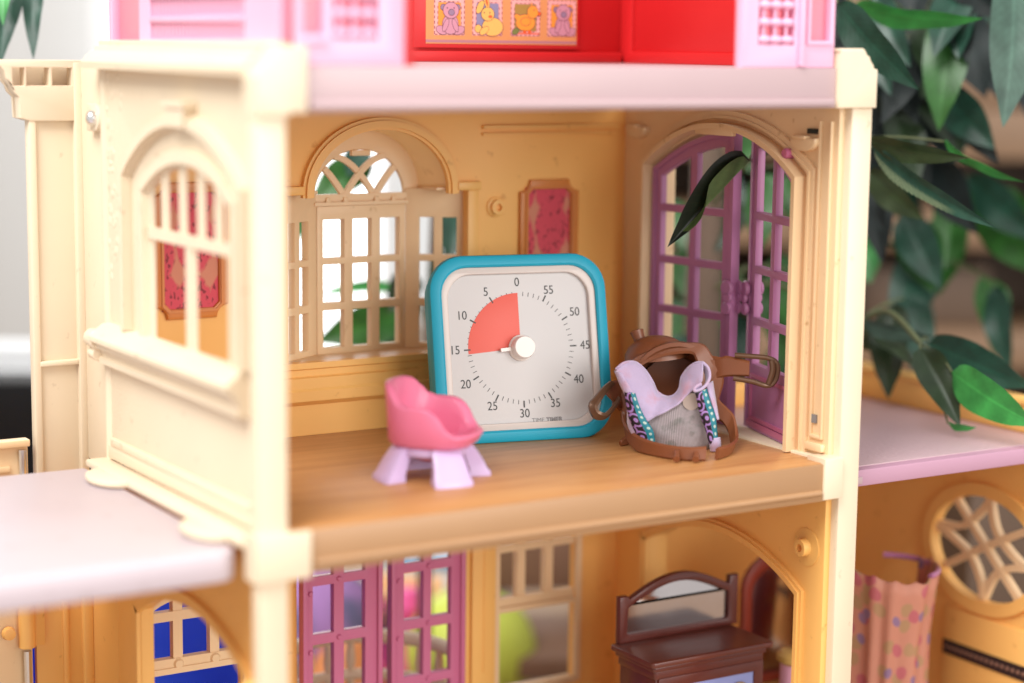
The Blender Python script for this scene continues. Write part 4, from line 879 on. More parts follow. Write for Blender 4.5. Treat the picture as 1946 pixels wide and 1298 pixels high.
for k in range(nt):
    F.append((k, k + nV, k + 1 + nV, k + 1)); j = na * m1; F.append((j + k, j + k + 1, j + k + 1 + nV, j + k + nV))
cen = Vector((0, 0, 0))
F.append(tuple(i * m1 + nt for i in range(na + 1)))
g.add(V, F); SE = obj('seat_shell', g, BROWN, SD, ang=1.0)
g = MB(); g.lathe([(0, 0), (1.75, 0), (1.75, .12), (0, .12)], L3(-.05, 2.3, -1.5), (0, -1, 0), 30); obj('seat_bottom', g, BROWN, SD)
# rim band across the top and down the right as the girth flap
g = MB(); strap(g, [(-2.75, 3.0, .6), (-2.35, 4.05, .3), (-1.6, 4.55, .2), (-.4, 4.95, .2), (.8, 5.08, .3), (1.35, 4.95, .4), (1.68, 4.5, .5), (1.95, 4.2, .55), (2.3, 4.15, .6)],
              [(-2.3, 2.7, .7), (-1.95, 3.7, .6), (-1.35, 4.15, .5), (-.4, 4.45, .5), (.6, 4.55, .6), (.85, 4.3, .7), (1.0, 3.7, .8), (1.1, 3.1, .85), (1.15, 2.6, .9)], .2); obj('pommel_rim', g, BROWN, SD)
g = MB(); strap(g, [(2.1, 4.18, .6), (2.3, 3.3, .7), (2.15, 2.6, .8), (2.1, 2.3, .85), (2.45, 1.95, 1.0), (2.78, 1.6, 1.15), (2.92, 1.1, 1.5), (2.85, .68, 2.2), (2.35, .62, 3.6), (1.68, .64, 4.6)],
              [(.9, 4.4, .55), (1.05, 3.2, .7), (1.2, 2.2, .85), (1.55, 1.6, .95), (2.2, 1.2, 1.05), (2.5, .75, 1.2), (2.6, .3, 1.6), (2.6, .05, 2.3), (2.25, .0, 3.6), (1.62, .0, 4.6)], .2); obj('girth_flap', g, BROWN, SD)
g = MB(); strap(g, [(1.7, 4.45, .5), (2.1, 4.42, .7), (2.4, 4.5, .8), (3.0, 4.42, 1.0), (3.5, 4.3, 1.1)], [(1.8, 3.1, .6), (2.1, 3.35, .75), (2.4, 3.45, .85), (3.0, 3.5, 1.0), (3.5, 3.52, 1.1)], .22); obj('buckle_strap', g, BROWN, SD)
def buckle(P_, r_, bar):
    g = MB(); pts = smoothpath(P_, 6); g.tube([L3(*p) for p in pts], r_, 10); B = obj('buckle', g, BRONZE, SD)
    q = MB(); q.tube([L3(*p) for p in smoothpath(bar, 6)], r_ * 1.25, 10); obj('buckle_bar', q, BRONZE, B)
buckle([(2.75, 4.58, 1.1), (3.4, 4.55, 1.15), (4.3, 4.5, 1.3), (4.75, 4.3, 1.4), (4.86, 3.9, 1.45), (4.72, 3.35, 1.45), (4.35, 3.12, 1.4), (3.6, 3.3, 1.25), (2.7, 3.44, 1.15)], .13, [(4.55, 4.38, 1.4), (4.6, 3.9, 1.5), (4.42, 3.22, 1.45)])
# left loop with second buckle
g = MB(); strap(g, [(-2.6, 3.05, .5), (-3.0, 3.2, .7), (-3.45, 3.1, 1.0), (-3.8, 2.8, 1.3)], [(-2.6, 1.6, .7), (-2.95, 1.75, .9), (-3.1, 2.0, 1.1), (-3.3, 2.35, 1.3)], .2); obj('buckle_strap', g, BROWN, SD)
g = MB(); strap(g, [(-3.4, 3.2, 1.0), (-3.75, 2.95, 1.3), (-4.2, 2.5, 1.7), (-4.45, 2.2, 1.9), (-4.4, 1.8, 2.0), (-4.15, 1.45, 2.0), (-3.7, 1.4, 1.8), (-3.2, 1.75, 1.5), (-2.85, 2.25, 1.2)],
               [(-3.1, 3.05, 1.1), (-3.5, 2.75, 1.5), (-3.85, 2.3, 1.9), (-4.0, 2.1, 2.1), (-3.95, 1.95, 2.2), (-3.8, 1.85, 2.2), (-3.55, 1.8, 2.0), (-3.25, 2.1, 1.6), (-2.95, 2.5, 1.3)], .22); obj('buckle', g, BRONZE, SD)
# left girth strap that curls along the floor
g = MB(); strap(g, [(-2.95, 3.0, .5), (-2.8, 2.2, .8), (-2.72, 1.6, 1.1), (-2.6, 1.2, 1.6), (-2.2, .9, 2.6), (-1.5, .74, 3.6), (-.6, .68, 4.4), (.3, .68, 4.8), (1.12, .72, 4.8)],
               [(-2.1, 2.6, .7), (-2.35, 1.7, 1.0), (-2.5, 1.0, 1.2), (-2.45, .4, 1.7), (-2.1, .02, 2.7), (-1.45, .0, 3.7), (-.6, .0, 4.5), (.3, .0, 4.9), (1.08, .02, 4.9)], .2); obj('girth_strap', g, BROWN, SD)
g = MB(); strap(g, [(-2.5, .55, 1.2), (-2.75, .4, 1.5), (-2.85, .3, 1.6)], [(-2.4, .0, 1.1), (-2.7, .0, 1.4), (-2.8, .0, 1.5)], .2); obj('strap_foot', g, BROWN, SD)
for u in (-.3, .62): 
    g = MB(); g.tube([L3(u, .42, 4.85), L3(u - .02, .3, 5.2), L3(u - .05, .2, 5.45)], [.15, .15, .17], 12); obj('strap_peg', g, BROWN, SD)
# dome and horn
g = MB(); V = []
for k, (r_, z_) in enumerate([(1.42, 0), (1.36, .3), (1.18, .62), (.9, .86), (.6, 1.0), (.3, 1.08), (0.02, 1.1)]):
    for j in range(24): t = 2 * math.pi * j / 24; V.append(L3(-.95 + 1.15 * r_ * math.cos(t) + .16 * z_ * -1, 4.1 + z_ * 1.02 + .12 * math.cos(t) * r_, -.9 + r_ * .95 * math.sin(t)))
F = []
for i in range(6):
    for j in range(24): F.append((i * 24 + j, i * 24 + (j + 1) % 24, (i + 1) * 24 + (j + 1) % 24, (i + 1) * 24 + j))
g.add(V, F); obj('cantle_dome', g, BROWN, SD, ang=1.2)
g = MB(); g.tube([L3(-1.62, 4.35, -1.2), L3(-1.72, 4.7, -1.3), L3(-1.85, 5.05, -1.4), L3(-1.96, 5.35, -1.5), L3(-1.98, 5.42, -1.52)], [.46, .3, .3, .36, .2], 16); obj('saddle_horn', g, BROWN, SD, ang=1.2)

BL = thing('saddle_blanket', 'lavender velvet saddle blanket with patterned edges tucked inside the brown saddle', 'saddle blanket', (7.4, -3.0, 0), (0, 0, R(-31.9)), local=True)
def cloth(name, m, A, B, nb=10, bulge=0.0, parent=BL, uvs=True, th=.05):
    A = smoothpath(A, 6); B = smoothpath(B, 6); g = MB(); V = []; F = []; uv = []; N_ = len(A)
    for i in range(N_):
        for k in range(nb + 1):
            s = k / nb; p = A[i].lerp(B[i], s); p = p + Vector((0, 0, bulge * math.sin(math.pi * s) + .05 * math.sin(p.x * 6.3 + p.y * 2.1) * math.sin(p.y * 4.7 - p.x * 2.9))); V.append(L3(*p)); uv.append((s, i / (N_ - 1)))
    for i in range(N_ - 1):
        for k in range(nb): F.append((i * (nb + 1) + k, i * (nb + 1) + k + 1, (i + 1) * (nb + 1) + k + 1, (i + 1) * (nb + 1) + k))
    nv = len(V)
    g.add(V, F); g.uv = uv
    o = obj(name, g, m, parent, ang=2.5)
    md = o.modifiers.new('thick', 'SOLIDIFY'); md.thickness = th * U; md.offset = 0
    return o
# velvet front: dips in a deep U between two raised lobes, lower edge crosses diagonally
top = [(-3.15, 3.95, 2.1), (-2.75, 4.25, 1.9), (-2.2, 4.25, 1.65), (-1.7, 3.85, 1.5), (-1.3, 3.25, 1.4), (-1.05, 2.75, 1.4), (-.6, 2.52, 1.5), (-.2, 2.62, 1.5), (.05, 2.95, 1.4), (.15, 3.5, 1.4), (.45, 4.0, 1.6), (.8, 4.3, 1.9), (1.1, 4.35, 2.1)]
bot = [(-2.75, 2.9, 2.3), (-2.4, 2.2, 2.4), (-2.0, 1.7, 2.45), (-1.65, 1.45, 2.5), (-1.4, 1.55, 2.5), (-1.1, 1.75, 2.5), (-.6, 2.0, 2.5), (-.2, 2.25, 2.45), (.1, 2.5, 2.4), (.4, 2.8, 2.4), (.65, 3.05, 2.4), (.85, 3.25, 2.45), (1.05, 3.5, 2.5)]
cloth('velvet_panel', VELVET, top, bot, 10, .12, th=.09)
g = MB(); g.tube([L3(p.x, p.y, p.z) for p in smoothpath(top, 6)], .07, 8); obj('velvet_edge', g, VELVET, BL)
# curled right lobe
cloth('velvet_curl', VELVET, [(1.1, 4.35, 2.1), (1.35, 4.1, 2.25), (1.42, 3.7, 2.4), (1.25, 3.35, 2.6), (.95, 3.12, 2.75), (.68, 3.05, 2.75), (.7, 3.22, 2.7), (1.0, 3.4, 2.6)],
      [(1.0, 4.2, 1.6), (1.2, 3.9, 1.8), (1.3, 3.5, 2.0), (1.2, 3.2, 2.2), (1.0, 2.95, 2.4), (.85, 2.85, 2.4), (.95, 3.0, 2.4), (1.1, 3.1, 2.3)], 4, th=.1)
g = MB(); g.tube([L3(*p) for p in smoothpath([(1.1, 4.35, 2.1), (1.35, 4.1, 2.25), (1.42, 3.7, 2.4), (1.25, 3.35, 2.6), (.95, 3.12, 2.75), (.68, 3.05, 2.75), (.7, 3.22, 2.7), (1.0, 3.4, 2.6)], 6)], .075, 8); obj('velvet_edge', g, VELVET, BL)
# grey mesh lining
cloth('mesh_lining', MESHF, [(-1.55, 1.6, 2.2), (-.9, 1.9, 2.25), (0, 2.5, 2.2), (.55, 3.0, 2.2), (1.0, 3.2, 2.2)], [(-1.35, .25, 2.0), (-.7, .02, 2.35), (.2, .0, 2.4), (.9, .0, 2.3), (1.55, .06, 2.1)], 10, .15, th=.04)
g = MB(); g.lathe([(0, 0), (.42, 0), (.42, .03), (0, .03)], L3(.55, 2.45, 2.36), Vector(L3(0, .1, 1)), 24); obj('round_tag', g, TAG, BL)
# patterned trims
cloth('patterned_trim', TRIM, [(-2.72, 3.0, 2.35), (-2.62, 2.3, 2.5), (-2.45, 1.6, 2.6), (-2.15, .95, 2.7), (-1.9, .5, 2.7)], [(-2.2, 2.85, 2.6), (-1.95, 2.15, 2.75), (-1.65, 1.6, 2.85), (-1.3, 1.05, 2.9), (-1.2, .45, 2.8)], 6, .12, th=.07)
cloth('patterned_trim', TRIM, [(.72, 2.95, 2.75), (.85, 2.35, 2.75), (1.05, 1.7, 2.75), (1.3, 1.0, 2.75), (1.5, .3, 2.7)], [(1.25, 3.15, 2.7), (1.45, 2.5, 2.75), (1.7, 1.85, 2.75), (1.8, 1.1, 2.75), (1.9, .3, 2.7)], 6, .1, th=.07)
cloth('velvet_side', VELVET, [(-3.2, 3.9, 2.1), (-2.95, 3.3, 2.3), (-2.75, 2.9, 2.35)], [(-2.9, 3.85, 2.35), (-2.55, 3.3, 2.5), (-2.25, 2.85, 2.6)], 4, .08, th=.1)
cloth('velvet_side', VELVET, [(-2.55, 2.0, 2.4), (-2.5, 1.2, 2.4), (-2.1, .5, 2.5)], [(-1.7, 1.3, 2.7), (-1.5, .8, 2.75), (-1.25, .1, 2.7)], 4, .08, th=.1)
cloth('velvet_side', VELVET, [(1.25, 3.3, 2.3), (1.5, 2.5, 2.5), (1.8, 1.6, 2.6)], [(1.6, 3.4, 1.8), (1.75, 2.5, 2.1), (1.9, 1.6, 2.4)], 4, .08, th=.1)
cloth('velvet_side', VELVET, [(1.48, .75, 2.7), (1.5, .35, 2.7), (1.55, .06, 2.65)], [(1.95, .75, 2.65), (2.0, .4, 2.65), (2.0, .08, 2.6)], 4, .15, th=.12)

# ================================================================== DRESSER IN THE LOWER ROOM
DR = thing('toy_dresser', 'dark mahogany toy dresser with arched mirror standing in the lower room', 'toy dresser', (9.4, -2.3, -18.7))
zt = -11.0
g = MB(); g.box(6.1, 12.9, -3.6, -.4, -18.7, zt - .5, .08); obj('body', g, DRESS, DR)
g = MB(); g.panel(rrect(5.55, 13.35, -4.1, -.2, .25, 4), [], .3, XY, zt - .15, .09); TP = obj('top', g, DRESSTOP, DR)
g = MB(); g.panel(rrect(5.8, 13.1, -3.85, -.3, .2, 4), [], .35, XY, zt - .45, .12); g.panel(rrect(5.95, 13.0, -3.72, -.35, .2, 4), [], .5, XY, zt - .8, .06); obj('cornice', g, DRESS, DR)
g = MB(); zb = zt; x0, x1 = 5.95, 13.65
fr_ = [(x0, zb), (x1, zb), (x1, zb + 2.75), (x1 - .55, zb + 2.75), (x1 - .6, zb + 2.35)] + [(x1 - .7 - (x1 - x0 - 1.4) * k / 14, zb + 2.35 + 1.0 * math.sin(math.pi * k / 14)) for k in range(15)] + [(x0 + .6, zb + 2.35), (x0 + .5, zb + 2.5), (x0, zb + 2.5)]
inn = [(x0 + .65, zb + .45), (x1 - .75, zb + .4), (x1 - .65, zb + .5), (x1 - .65, zb + 1.8), (x1 - .75, zb + 1.92)] + [(x1 - .8 - (x1 - x0 - 1.5) * k / 14, zb + 1.93 + .95 * math.sin(math.pi * k / 14)) for k in range(15)] + [(x0 + .55, zb + 1.85), (x0 + .5, zb + .55)]
g.panel(fr_, [inn], .45, XZ, -.35, .1); MF = obj('mirror_frame', g, DRESS, DR)
g = MB(); g.box(x0 + .4, x1 - .5, -.34, -.2, zb + .2, zb + 2.05, 0); g.panel([(x0 + .6, zb + 1.9), (x1 - .7, zb + 1.9)] + [(x1 - .8 - (x1 - x0 - 1.5) * k / 14, zb + 2.05 + .95 * math.sin(math.pi * k / 14)) for k in range(15)], [], .14, XZ, -.27, .01); obj('mirror_glass', g, MIRROR, DR)
g = MB(); g.panel(rect(6.2, 12.9, -16.5, zt - 1.0), [rect(7.6, 12.3, -16, zt - 1.55)], .25, XZ, -3.65, .06); obj('drawer_frame', g, DRESS, DR)
g = MB(); g.box(7.4, 12.5, -3.68, -3.5, -16, zt - 1.45, 0); BP = obj('drawer_front', g, BLUEP, DR)
for x in (9.6, 11.35):
    g = MB(); g.panel(arc(x, zt - 2.35, .55, .4, 0, 180, 10) + [(x - .5, zt - 2.9), (x + .5, zt - 2.9)], [], .12, XZ, -3.75, .03); obj('drawer_pull', g, GOLD, DR)

# ================================================================== SECOND VANITY AND STOOL IN THE RIGHT WING
VN = thing('toy_vanity', 'dark red toy vanity with tall mirror half hidden behind the lower arch', 'toy vanity', (19.0, 1.5, -27))
g = MB(); vx0, vx1, vy = 16.7, 22.2, 3.0
out = [(vx0, -16), (vx1, -16), (vx1, -10.5)] + arc((vx0 + vx1) / 2, -10.5, (vx1 - vx0) / 2, 2.1, 0, 180, 16)
inn = [(vx0 + .6, -15.5), (vx1 - .6, -15.5), (vx1 - .6, -10.6)] + arc((vx0 + vx1) / 2, -10.6, (vx1 - vx0) / 2 - .6, 1.4, 0, 180, 16)
g.panel(out, [inn], .5, XZ, vy, .1); obj('mirror_frame', g, REDV, VN)
g = MB(); g.panel(inn, [], .1, XZ, vy + .1, .01); obj('mirror_glass', g, MIRROR, VN)
g = MB(); g.box(16.0, 22.8, .2, 3.2, -16.6, -16.0, .1); g.box(16.4, 17.0, .5, 1.1, -27, -16.5, .05); g.box(21.8, 22.4, .5, 1.1, -27, -16.5, .05); g.box(16.4, 22.4, 2.4, 3.1, -27, -16.5, .05); obj('table', g, GOLDY, VN)
g = MB(); g.box(21.4, 21.9, 2.3, 2.8, -16, -8.2, .1); g.lathe([(0, 0), (.4, .05), (.5, .4), (.3, .75), (0, .8)], (21.65, 2.5, -8.2), (0, 0, 1), 14); obj('side_post', g, REDV, VN)
SH = thing('toy_shower', 'round toy shower with dotted peach curtain hanging from a mauve rail', 'toy shower', (22.2, -2.5, -27))
cxs, cys = 21.8, -3.2
g = MB(); V = []; F = []; uv = []; nA, nZ = 60, 16
for i in range(nA + 1):
    t = i / nA; a = R(150 + 215 * t)
    for k in range(nZ + 1):
        s = k / nZ; z = -8.12 - 13.4 * s + (.25 * math.sin(t * 9) - .2 * abs(math.sin(i * .52))) * (1 - s); rr_ = 2.86 - .3 * min(1, s * 4) + .30 * math.sin(i * .83 + s * 1.6 + 1.3 * math.sin(i * .31)) * (.3 + .7 * s) - .25 * s + .22 * math.sin(t * 5 + s * 2.3)
        V.append((cxs + rr_ * math.cos(a), cys + rr_ * math.sin(a), z)); uv.append((t * 1.3, s * 1.4))
for i in range(nA):
    for k in range(nZ): F.append((i * (nZ + 1) + k, i * (nZ + 1) + k + 1, (i + 1) * (nZ + 1) + k + 1, (i + 1) * (nZ + 1) + k))
g.add(V, F); g.uv = uv; o = obj('curtain', g, CURTAIN_M, SH, ang=2.5); md = o.modifiers.new('thick', 'SOLIDIFY'); md.thickness = .0006
g = MB(); g.tube([(cxs + 2.7 * math.cos(R(a)), cys + 2.7 * math.sin(R(a)), -8.3) for a in range(-75, 55, 8)], .15, 10); obj('curtain_rail', g, PURPLE, SH)
g = MB(); g.panel([(18.9, -27), (20.9, -27), (20.9, -7.0)] + arc(19.9, -7.0, 1.0, 1.0, 0, 180, 12), [], .6, XZ, -1.2, .15); obj('shower_post', g, mat('mauve_plastic', (.36, .10, .13), .4), SH)
g = MB(); g.box(19, 24.6, -6, -.6, -27, -24.5, .3); obj('shower_tray', g, PINK, SH)
SO = thing('toy_stool', 'small yellow round toy stool with pink skirt under the lower arch', 'toy stool', (16.2, -2.6, -27))
g = MB(); g.lathe([(0, -13.0), (.9, -13.0), (1.15, -12.8), (1.15, -12.5), (.9, -12.3), (0, -12.25)], (16.2, -2.6, 0), (0, 0, 1), 24); obj('seat', g, GOLDY, SO)
g = MB(); g.lathe([(0, -27), (1.2, -27), (1.0, -20), (.95, -13.0), (0, -13.0)], (16.2, -2.6, 0), (0, 0, 1), 24); obj('skirt', g, PINK, SO)
g = MB(); g.lathe([(0, -12.25), (.3, -12.25), (.36, -11.9), (.2, -11.3), (.25, -10.8), (0, -10.7)], (16.3, -2.5, 0), (0, 0, 1), 14)
one('toy_bottle', 'small dark grey toy bottle standing on the yellow stool', 'toy bottle', g, mat('slate_plastic', (.05, .05, .06), .4))

# ================================================================== THINGS BEHIND THE HOUSE
g = MB(); g.box(-24, -8.5, 14, 20, -27, -5.2, .4); one('blue_storage_bin', 'bright cobalt blue bin behind the lower left window', 'storage bin', g, BLUE)
bm_ = lambda u, v, w_: campl(u, v, w_, (-11.4, 66.7))
g = MB(); g.panel(rect(-40, 16, -27, -5.4), [], 5, bm_, 0, .2); one('black_screen', 'glossy black screen low on the floor behind the left wing', 'screen', g, BLACK)
g = MB(); g.panel(rect(-45, 14, -5.0, -3.6), [], 2, lambda u, v, w_: campl(u, v, w_, (-9.5, 72)), 0, .2); g.panel(rect(-45, 14, -27, -5.0), [], 1.5, lambda u, v, w_: campl(u, v, w_, (-9.5, 72)), 0, .2); one('white_ledge', 'pale white ledge running above the black screen', 'ledge', g, WSTRIP)
g = MB(); g.lathe([(0.02, -4.6)] + [(4.6 * math.cos(R(a)), 4.6 * math.sin(R(a))) for a in range(-80, 90, 10)] + [(.02, 4.6)], (17.4, 34, -22.5), (0, 0, 1), 32); one('toy_ball', 'lime yellow toy ball between the magenta door and cream lower window', 'ball', g, mat('lime_plastic', (.62, .72, .10), .5))
g = MB(); g.lathe([(0.02, -5.2)] + [(5.2 * math.cos(R(a)), 5.2 * math.sin(R(a))) for a in range(-70, 90, 10)] + [(.02, 5.4)], (8.8, 41, -22), (0, 0, 1), 28); one('purple_cushion', 'round violet cushion behind the left magenta door', 'cushion', g, mat('violet_cloth', (.30, .15, .36), .8, .15, 40, .3, 300, c2=(.10, .09, .18), c2s=26))
def cratething(name, label, cat, c, s, h_, z0, m, m2, rot=-31.9):
    t = thing(name, label, cat, (c[0], c[1], z0), (0, 0, R(rot)), local=True)
    g = MB(); a = s / 2; g.panel(rrect(-a, a, -a * .7, a * .7, .6), [rrect(-a + .5, a - .5, -a * .7 + .5, a * .7 - .5, .4)], h_, XY, h_ / 2, .1); g.box(-a + .2, a - .2, -a * .7 + .2, a * .7 - .2, .05, .6, .05); obj('box', g, m, t)
    g = MB(); g.panel(rrect(-a - .3, a + .3, -a * .7 - .3, a * .7 + .3, .7), [rrect(-a + .3, a - .3, -a * .7 + .3, a * .7 - .3, .4)], .9, XY, h_, .1); obj('rim', g, m2, t)
cratething('toy_crate', 'pale blue and white toy crate behind the right magenta door', 'toy crate', (22.5, 45.5), 9, 8.6, -27, mat('white_blue_plastic', (.72, .80, .90), .5), mat('sky_blue_plastic', (.10, .42, .72), .5))
cratething('toy_tub', 'orange toy tub on the floor behind the right magenta door', 'toy tub', (16.4, 41.5), 5, 7.5, -27, mat('orange_plastic', (.75, .38, .14), .5), mat('peach_plastic', (.80, .50, .25), .5))
g = MB(); g.lathe([(0, 0), (1.6, 0), (2.0, 1.2), (1.7, 4), (1.0, 6.4), (1.4, 7.6), (.9, 8.8), (0, 9)], (13.9, 37.0, -27), (0, 0, 1), 20); one('pink_bottle_toy', 'hot pink bottle shaped toy between orange tub and magenta door', 'toy', g, mat('hot_pink_toy', (.82, .10, .34), .45))
g = MB(); g.lathe([(0, 0), (3.0, 0), (3.2, 2), (2.2, 5.5), (1.2, 7), (0, 7.4)], (7.6, 33.8, -27), (0, 0, 1), 22); one('orange_cone_toy', 'rusty orange cone toy on the floor behind the left magenta door', 'toy', g, mat('rust_orange', (.62, .22, .07), .5))
# brown chair behind the cream lower window
BC = thing('brown_chair', 'dark brown wooden chair behind the cream lower window', 'chair', (24.5, 33.5, -27), (0, 0, R(-25)), local=True)
CHB = mat('brown_wood', (.20, .105, .065), .5, .15, 30); 
g = MB(); g.box(-7, 7, -6, 5, 3.4, 5.0, .3); obj('seat', g, CHB, BC)
for x in (-6.2, 6.2):
    for y in (-5.2, 4.2): g = MB(); g.box(x - .7, x + .7, y - .7, y + .7, 0, 3.4, .15); obj('leg', g, CHB, BC)
for x in (-6.2, 6.2): g = MB(); g.box(x - .6, x + .6, 3.6, 4.8, 5.0, 14, .15); obj('back_post', g, CHB, BC)
g = MB(); g.box(-5.6, 5.6, 3.9, 4.6, 7, 13.2, .2); obj('backrest', g, CHB, BC)
g = MB(); g.box(-1.5, 1.5, -1.5, 1.5, 0, 3.4, .4)
for i, v in enumerate(g.v): g.v[i] = (v[0] + 27.5, v[1] + 31.5, v[2] - 22.0)
one('navy_block', 'navy blue block on the brown chair seat', 'block', g, mat('navy_plastic', (.03, .04, .22), .5))
g = MB(); g.box(37, 47.5, 6, 20, -27, -5.5, .5); one('dark_box', 'dark brown box outside the lattice window of the right wing', 'box', g, WOODDK)
# wooden shelf unit
WS = thing('wooden_shelf', 'blurred beech wood shelf unit behind the plant on the right', 'shelf', (66, 54, -27))
ws = lambda u, v, w_: campl(u, v, w_, (48.8, 65.1))
for u0, u1 in ((-3, -1), (17.5, 23.0), (52, 54)): g = MB(); g.panel(rect(u0, u1, -27, 46), [], 20, ws, 10, .2); obj('side_panel', g, WOODSH, WS)
for z0, z1 in ((-27, -20), (-9, -5.5), (2.0, 5.5), (10, 14.5), (25, 28), (44, 46)):
    for a, c_ in ((-1, 17.5), (23.0, 52)): g = MB(); g.panel(rect(a, c_, z0, z1), [], 20, ws, 10.4, .2); obj('shelf_board', g, WOODSH, WS)
g = MB(); g.panel(rect(-1, 52, -20, 44), [], 1, ws, 20.6, .1); obj('back_panel', g, WOODDK, WS)
for (u, z, a, hh, m_b, lab) in ((30, -5.5, 6, 5.5, WOODDK, 'dark brown basket on the lower shelf board at right'), (30, 14.5, 7, 7, WOODSH, 'tan wooden box on the upper shelf board at right')):
    g = MB(); g.panel(rect(u - a, u + a, z, z + hh), [], 10, ws, 9, .5); one('shelf_box', lab, 'box', g, m_b)

# ================================================================== ARTIFICIAL FICUS
def leafmesh(b_, t_, W_, roll, fold, wave, curl=.16):
    b_ = Vector(b_); t_ = Vector(t_); axv = t_ - b_; Ln = axv.length; axv.normalize()
    toc = (Vector((-51.34, -82.52, 19.54)) - (b_ + t_) / 2).normalized()      # facing the open side of the room
    nn = (toc - axv * toc.dot(axv)).normalized(); sd = axv.cross(nn); q = Matrix.Rotation(R(roll), 3, axv); nn = q @ nn; sd = q @ sd
    n, m = 18, 8; V = []; F = []; uv = []; ph = random.random() * 6
    for i in range(n + 1):
        t = i / n; wv_ = (t ** .55) * ((1 - t) ** .95) * 2.02 + .015 * (1 - t); wv_ *= W_ / 2 * 1.22
        if t > .82: wv_ *= .92
        for k in range(m + 1):
            s = -1 + 2 * k / m
            off = nn * (-(abs(s)) * wv_ * fold * -1 + curl * Ln * math.sin(math.pi * t) * .35 + wave * .28 * W_ * math.sin(t * 11 + ph + (1.2 if s > 0 else 0)) * s * s * (1 - t) )
            V.append(b_ + axv * Ln * t + sd * s * wv_ * (1 - .25 * fold) + off); uv.append((s, t))
    for i in range(n):
        for k in range(m): F.append((i * (m + 1) + k, i * (m + 1) + k + 1, (i + 1) * (m + 1) + k + 1, (i + 1) * (m + 1) + k))
    if fold > .7:                                  # the lower half is folded over towards the room near the stalk
        for i in range(n + 1):
            t = i / n; kf = max(0, min(1, (.80 - t) / .34)); kf = kf * kf * (3 - 2 * kf); an = R(70 + 48 * kf)
            o_ = V[i * (m + 1) + m // 2]
            for k in range(m // 2):
                s = abs(uv[i * (m + 1) + k][0]); wv_ = (t ** .55) * ((1 - t) ** .95) * 2.02 * W_ / 2 * 1.22
                V[i * (m + 1) + k] = o_ - sd * s * wv_ * math.cos(an) + nn * s * wv_ * math.sin(an) * .8
    g = MB(); g.add(V, F); g.uv = uv
    if fold > .7: g.m = [1 if (j % m) < m // 2 and j // m < n * .82 else 0 for j in range(len(F))]
    return g
